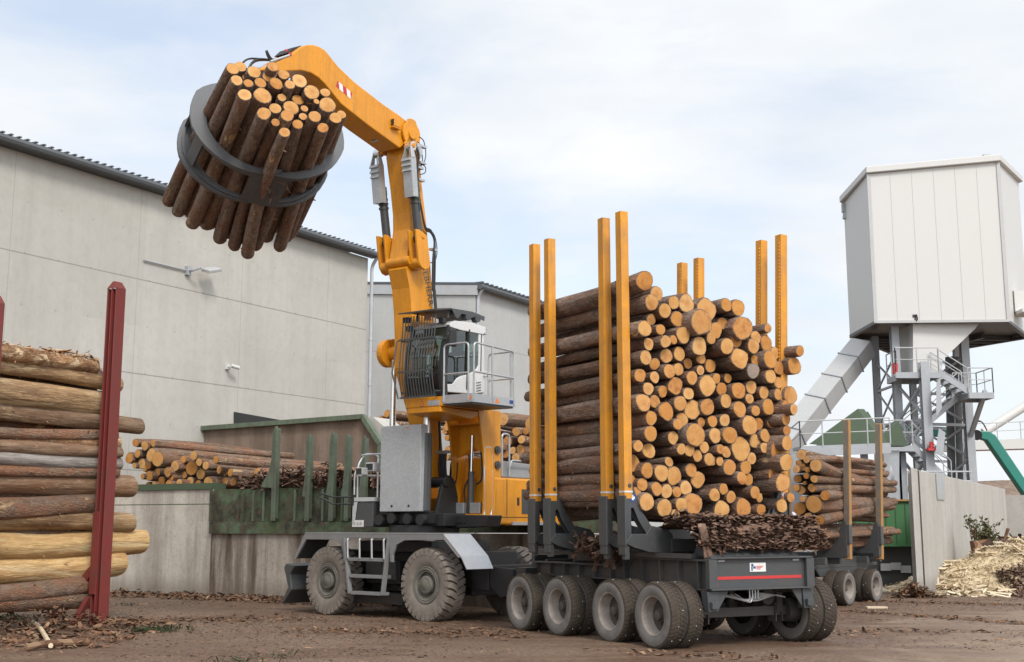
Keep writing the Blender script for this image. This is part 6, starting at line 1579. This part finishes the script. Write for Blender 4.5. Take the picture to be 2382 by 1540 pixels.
def far_stack():
    rec = []
    for x, y, h in FL_:
        px, py = (860 + x / 4.53) * .93047, (1020 + y / 4.53) * .93047
        back = 0 if px > 1105 else 1.6
        q = onp(px, py, V((0.2, 41.0, 0)) + B1 * (back + random.uniform(-.2, .2)), B1); rec.append((q, h / 4.53 * .93047 / FPX * (q - EYEV).length / 2))
    lab = label_rows([((q).dot(B2), q.z, r) for q, r in rec], '{s} log stacked behind the yellow crane, {row} row down, {n}', .30)
    for i, (q, r) in enumerate(rec):
        log(q, B1 + B2 * random.uniform(-.02, .03), 5.4, r, r * .9, 'barkgrey', M['cut'] if i % 2 else M['cutold'], lab[i], 'logs stacked behind the crane', n=12, k=6)
    b = [onp(x, y, V((0.2, 41.0, 0)) + B1 * 2.5, B1) for x, y in ((1110, 965), (1170, 975), (1235, 985))]
    for i, q in enumerate(b):
        log(q, B1 - B2 * .02, 5.4, .24, .2, 'barkgrey', M['cut'], 'log stacked behind the yellow crane, far row, %s' % ('leftmost', 'middle one', 'rightmost')[i], 'logs stacked behind the crane', n=12, k=6)
far_stack()
def bunker_litter():
    m = MB()
    def pos():
        x = random.uniform(560, 900); q = bk(x, 1130, random.uniform(.0, .6)); z = bk(x, 1137).z
        return V((q.x, q.y, z + .05 + random.random() ** 2 * (.42 + .25 * math.exp(-((x - 735) / 60) ** 2)) * (1 if x > 600 else .5))), Z
    flakes(m, 1500, pos, (.10, .38), .45, 3.2); sticks(m, 90, pos, (.3, .9), (.02, .05), .7)
    obj('bark_litter', m, M['barkbits'], None, 'torn bark and twigs caught behind the green bunker stakes', 'bark', kind='stuff')
bunker_litter()

# ------------------------------------------------------------------ second log trailer at the right
G1 = gz(1978, 1409); D2 = V((.60, .80, 0)).normalized(); N2 = V((.80, -.60, 0)).normalized()
def nq(x, y, o=0.0): return onp(x, y, G1 + N2 * o, N2)
def t2(d, n, z): return G1 + D2 * d + N2 * n + Z * z
def pr2(x, y, o=0.0): q = nq(x, y, o) - G1; return q.dot(D2), q.z
def trailer2():
    t = thing('log_trailer', 'dusty log trailer with two worn wooden looking stakes beside the yard wall', 'trailer', t2(1, -1.2, 0))
    k1 = 0.0; k2 = pr2(2040, 1370)[0]
    Rw = .43
    for k in (k1, k2):
        for n_, ax in ((-.13, N2), (-.43, N2), (-2.0, -N2), (-2.3, -N2)): wheel(t, t2(k, n_, Rw - .01), ax, Rw, .27, 'truck', n_ in (-.13, -2.3))
        obj('axle', MB().bar(t2(k, -.3, Rw), t2(k, -2.2, Rw), .12, .12), M['dark'], t)
    z1 = pr2(1990, 1300)[1]
    fr = MB()
    for n_ in (-.55, -1.9):
        fr.box(t2((k1 + k2) / 2, n_, 1.05), D2 * 2.3, N2 * .05, Z * .13)
        fr.prism([t2(d, n_, z) for d, z in ((k1 - 1.0, 1.0), (k2 + .9, 1.0), (k2 + .5, .72), (k1 - .6, .72))], N2 * .04)
    for d in (k1 - .9, k1, k2, k2 + .9): fr.box(t2(d, -1.2, 1.1), D2 * .06, N2 * 1.0, Z * .08)
    fr.box(t2(k1 - .3, -1.2, .85), D2 * .6, N2 * .5, Z * .16)
    obj('chassis_frame', fr, M['dark'], t, bevel=.01)
    for i, (x, yt) in enumerate(((1967, 977), (2041, 986))):
        ks, zt = pr2(x, yt); kb, zb = pr2(x + 4, 1301)
        s = MB(); s.bar(t2(kb, .03, zb), t2(ks, .03, zt), .15, .15, D2); o = obj('stake', s, M['wornstake'], t, bevel=.006)
        fc = MB(); fc.bar(t2(kb - .080, .03, zb + .1), t2(ks - .080, .03, zt - .02), .14, .008, D2); obj('bare_face', fc, M['wornface'], o)
        b_ = MB(); b_.box(t2(kb, .03, zb + .62), D2 * .095, N2 * .095, Z * .24)
        b_.prism([t2(kb - .10, n_, z) for n_, z in ((-.05, zb + .95), (.05, zb + .95), (.05, zb + .05), (-.9, zb + .05), (-.9, zb + .18), (-.35, zb + .3), (-.18, zb + .6))], D2 * .05)
        b_.box(t2(kb, -1.2, zb + .1), D2 * .1, N2 * 1.1, Z * .07)
        obj('stake_bracket', b_, M['dark'], t, bevel=.01)
    for n_ in (-2.42,):
        for k in (-.1, k2): obj('stake', MB().bar(t2(k, n_, 1.2), t2(k, n_, 4.2), .15, .15, D2), M['wornstake'], t, bevel=.006)
trailer2()
SL = [(120,375,75),(155,410,50),(100,435,45),(85,475,55),(128,462,55),(160,480,40),(220,450,92),(95,540,60),(152,522,45),(142,571,28),(208,543,55),(85,605,50),(120,620,60),(192,605,60),(283,658,70),(128,680,40),(205,718,125),(110,745,90),(95,820,65),(160,800,45),(178,850,65),(245,825,75),(90,885,40),(150,885,50),(195,915,60),(232,935,50),(128,947,55),(100,1005,50),(152,995,65)]
def load2():
    ke = pr2(1915, 1200)[0]; rec = []
    for i, (x, y, h) in enumerate(SL):
        px, py = (1960 + x / 2.75) * .93047, (1000 + y / 2.75) * .93047
        q = onp(px, py, t2(ke + random.uniform(-.12, .25), 0, 0), D2)
        rec.append((q, h / 2.75 * .93047 / FPX * (q - EYEV).length / 2))
    lab = label_rows([((q - G1).dot(N2), q.z, r) for q, r in rec], '{s} log on the second trailer at right, {row} row down, {n}', .27)
    for i, (q, r) in enumerate(rec):
        d = D2 + N2 * random.uniform(-.02, .02) + Z * random.uniform(-.01, .02)
        if i in (0, 6): d += Z * -.06
        if i in (21, 20): d += Z * .09
        over = (q - G1).dot(N2) + r + .06
        if over > 0: d -= N2 * (over / 1.6)
        log(q, d, 5.6 + random.uniform(-.5, .3), r, r * .85, 'barkgrey', M['cutold'], lab[i], 'logs on the second trailer', n=12, k=7)
load2()

# ------------------------------------------------------------------ wood chip heap, plant, and litter on the ground
HC = V((16.4, 40.6, 0)); HN = 3.5
def heap_z(x, y):
    u = (x - HC.x) / 4.9; v = (y - HC.y) / 3.6; rr = math.sqrt(u * u + v * v)
    return max(0, 1.62 * (1 - rr ** 1.3)) + .18 * mnoise.noise(V((x * 1.1, y * 1.1, 0))) * (rr < 1)
def chips():
    m = MB(); N = 44
    g = [(HC.x - 5 + 10 * i / N, HC.y - 3.8 + 7.6 * j / N) for j in range(N + 1) for i in range(N + 1)]
    m.add([V((x, y, heap_z(x, y) - .03)) for x, y in g], [(j * (N + 1) + i, j * (N + 1) + i + 1, (j + 1) * (N + 1) + i + 1, (j + 1) * (N + 1) + i) for j in range(N) for i in range(N)])
    def pos(x0=-4.6, x1=4.2):
        while True:
            x = HC.x + random.uniform(x0, x1); y = HC.y + random.uniform(-3.6, .6); z = heap_z(x, y)
            if z > .02 or random.random() < .06: return V((x, y, z + random.uniform(0, .06))), Z
    flakes(m, 6000, pos, (.04, .16), .4, 2.8)
    obj('sawdust_heap', m, M['fines'], None, 'heap of pale sawdust and shavings at the right edge', 'sawdust', kind='stuff')
    m = MB()
    def edge():
        while True:
            x = HC.x + random.uniform(-4.9, 4); y = HC.y + random.uniform(-3.7, .2); z = heap_z(x, y)
            rim_ = z < .28 or z > 1.05 or (x < HC.x - 2.9 and random.random() < .5)
            if rim_ and (z > .01 or random.random() < .25): return V((x, y, max(z, .02) + random.uniform(-.03, .08))), Z
    sticks(m, 260, edge, (.2, .8), (.06, .16), .2); flakes(m, 500, edge, (.12, .4), .3, 3.2)
    obj('wood_offcuts', m, M['chips'], None, 'pale wood slabs and offcuts piled over the sawdust heap', 'offcuts', kind='stuff')
    m = MB()
    def dk():
        x = random.uniform(14.1, 18); y = random.uniform(36.4, 38.6); u = max(0, 1 - abs(x - 16.2) / 2.2); return V((x, y, max(heap_z(x, y), 0) + random.random() * .75 * u)), Z
    flakes(m, 2600, dk, (.08, .30), .5, 2.6)
    def dk2():
        x = random.uniform(15.8, 20); y = random.uniform(41.5, 43.5); return V((x, y, 1.2 + random.random() * .4)), Z
    flakes(m, 500, dk2, (.15, .5), .3, 3); sticks(m, 25, dk2, (.3, .8), (.05, .1), .2)
    obj('dark_bark_heap', m, M['barkbits'], None, 'dark brown bark heap spilling beside the pale chips at right', 'bark', kind='stuff')
    m = MB()
    c = gz(2122, 1389) 
    def ft():
        u = random.gauss(0, .33); return V((c.x + u, c.y - .3 + random.gauss(0, .2), max(0, .42 - abs(u) * .6) * random.random())), Z
    flakes(m, 700, ft, (.06, .22), .5, 3); sticks(m, 60, ft, (.1, .4), (.03, .08), .5)
    c2 = gz(2080, 1335)
    for _ in range(380):
        flakes(m, 1, lambda: (V((c2.x - 1.6 + random.gauss(0, .9), c2.y + random.gauss(0, .5), random.random() * .5)), Z), (.1, .4), .5, 3)
    obj('bark_heap', m, M['chipsdark'], None, 'small heap of brown bark shreds at the foot of the yard wall', 'bark', kind='stuff')
    a = gz(2085, 1330); log(gz(2146, 1352), V((-.9, .75, .02)), 2.6, .16, .13, 'barkdark', M['cutdark'], 'dark log lying on the ground beside the yard wall', None)
chips()
def plant():
    b = at(2290, 1268, 41.5)
    t = thing('shrub', 'small green leafy shrub growing above the chip heap', 'shrub', b)
    st = MB(); lf = MB(); rs = random.Random(9)
    for i in range(24):
        d = V((rs.gauss(0, .30), rs.gauss(0, .3), 1)).normalized(); h = rs.uniform(.4, 1.05); p0 = b + V((rs.gauss(0, .14), rs.gauss(0, .14), -.15))
        st.tube([p0, p0 + d * h * .6, p0 + d * h + V((rs.gauss(0, .06), 0, 0))], .010, 4)
        for _ in range(26):
            c = p0 + d * h * rs.uniform(.3, 1.05) + V((rs.gauss(0, .06), rs.gauss(0, .06), 0)); u = V((rs.gauss(0, 1), rs.gauss(0, 1), rs.gauss(.4, .6))).normalized(); w = u.cross(V((rs.gauss(0, 1), rs.gauss(0, 1), 1))).normalized() * .034; L_ = rs.uniform(.09, .19)
            lf.add([c, c + u * L_ * .5 + w, c + u * L_, c + u * L_ * .5 - w], [(0, 1, 2, 3)])
    obj('stems', st, M['barkbits'], t); obj('leaves', lf, M['foliage'], t)
    for x0, y0, x1, y1, lab in ((2270, 1266, 2266, 1232, 'broken brown stick standing left of the green shrub'), (2335, 1262, 2345, 1229, 'broken brown stick leaning right of the green shrub')):
        obj('stick', MB().tube([at(x0, y0, 41.4), at(x1, y1, 41.4)], .05, 6), M['chipsdark'], None, lab, 'stick')
    m = MB(); m.box(at(2283, 1268, 41.2), (.28, 0, .04), (0, .2, 0), (0, .05, .16))
    obj('stump', m, M['chipsdark'], None, 'broken brown root stump at the foot of the green shrub', 'stump')
plant()
def litter():
    m = MB(); rs = random.Random(4)
    def ok(x, y): return mnoise.noise(V((x * .28, y * .45, 5.5))) + .35 * mnoise.noise(V((x * 1.1, y * 1.4, 1.5)))
    def pos():
        while True:
            y = 13 + 26 * rs.random() ** 1.2; x = rs.uniform(-.46, .46) * y
            den = .20 + 1.1 * ok(x, y)
            if x < -1.0 and y > 20: den += .30
            if x > 0 and y < 21: den -= .30
            if rs.random() < den: return V((x, y, hgt(x, y) + .008)), Z
    flakes(m, 19000, pos, (.018, .085), .05, 2.8)
    for x0, y0, x1, y1, n_, sp in ((1965, 1424, 2380, 1452, 420, .16), (1700, 1470, 2300, 1474, 240, .2), (1960, 1398, 2400, 1412, 500, .3), (700, 1470, 1200, 1480, 500, .4), (240, 1445, 700, 1440, 700, .5), (1420, 1520, 1800, 1535, 160, .25)):
        a_, b_ = gz(x0, y0), gz(x1, y1)
        def line():
            q = a_.lerp(b_, rs.random()) + V((rs.gauss(0, sp), rs.gauss(0, sp), 0)); return V((q.x, q.y, hgt(q.x, q.y) + .01 + rs.random() * .03)), Z
        flakes(m, n_, line, (.04, .16), .15, 2.8)
    def wallfoot():
        q = bk(random.uniform(230, 1000), 1300, -random.random() ** 2 * 1.6); return V((q.x, q.y, .01 + random.random() * .16 * random.random())), Z
    flakes(m, 2600, wallfoot, (.06, .26), .25, 2.6)
    def pilefoot():
        x = random.uniform(-11.5, -6.6); y = random.uniform(21.5, 26.8); u = math.exp(-((x + 8.9) / 1.5) ** 2 - ((y - 25.6) / 1.2) ** 2); return V((x, y, .01 + random.random() * .42 * u)), Z
    flakes(m, 2600, pilefoot, (.05, .24), .3, 2.8)
    obj('bark_litter', m, M['chipsdark'], None, 'loose bark bits scattered over the muddy yard', 'bark', kind='stuff')
    m = MB()
    sticks(m, 80, pos, (.06, .26), (.04, .12), .05)
    sticks(m, 50, pilefoot, (.2, .6), (.025, .05), .12)
    def splash():
        x = random.uniform(-9.5, 3); y = random.uniform(15, 27); return V((x, y, hgt(x, y) + .012)), Z
    sticks(m, 55, splash, (.04, .2), (.05, .15), .05)
    obj('wood_splinters', m, M['torn'], None, 'pale wood splinters scattered over the muddy yard', 'splinters', kind='stuff')
    for i, (x0, y0, x1, y1, r, mt, lab) in enumerate(((60, 1506, 205, 1494, .055, 'chipsdark', 'bare brown branch lying flat at the lower left'), (75, 1445, 118, 1502, .04, 'chips', 'short tan branch leaning in debris at the lower left'))):
        a = gz(x0, y0, .07); b = gz(x1, y1, .07); mb = MB(); mb.tube(curve([a, a.lerp(b, .4) + V((0, .06, .03)), b], 4), r, 8); obj('branch', mb, M[mt], None, lab, 'branch')
    a = gz(2015, 1413, .03); b = gz(2062, 1413, .03); obj('board', MB().bar(a, b, .22, .04), M['chips'], None, 'pale split board lying on mud behind the trailer wheels', 'board')
    m = MB()
    for cx, cy, n_, sz in ((365, 1470, 260, .28), (345, 1472, 120, .2), (25, 1441, 240, .3), (300, 1411, 60, .2), (560, 1545, 70, .3), (650, 1532, 50, .25)):
        c = gz(cx, cy)
        flakes(m, n_, lambda: (V((c.x + random.gauss(0, sz), c.y + random.gauss(0, sz * .8), random.random() * .09)), Z), (.05, .16), .9, 6)
    obj('needle_twigs', m, M['needles'], None, 'green needle twigs lying in small patches on the mud', 'twigs', kind='stuff')
litter()
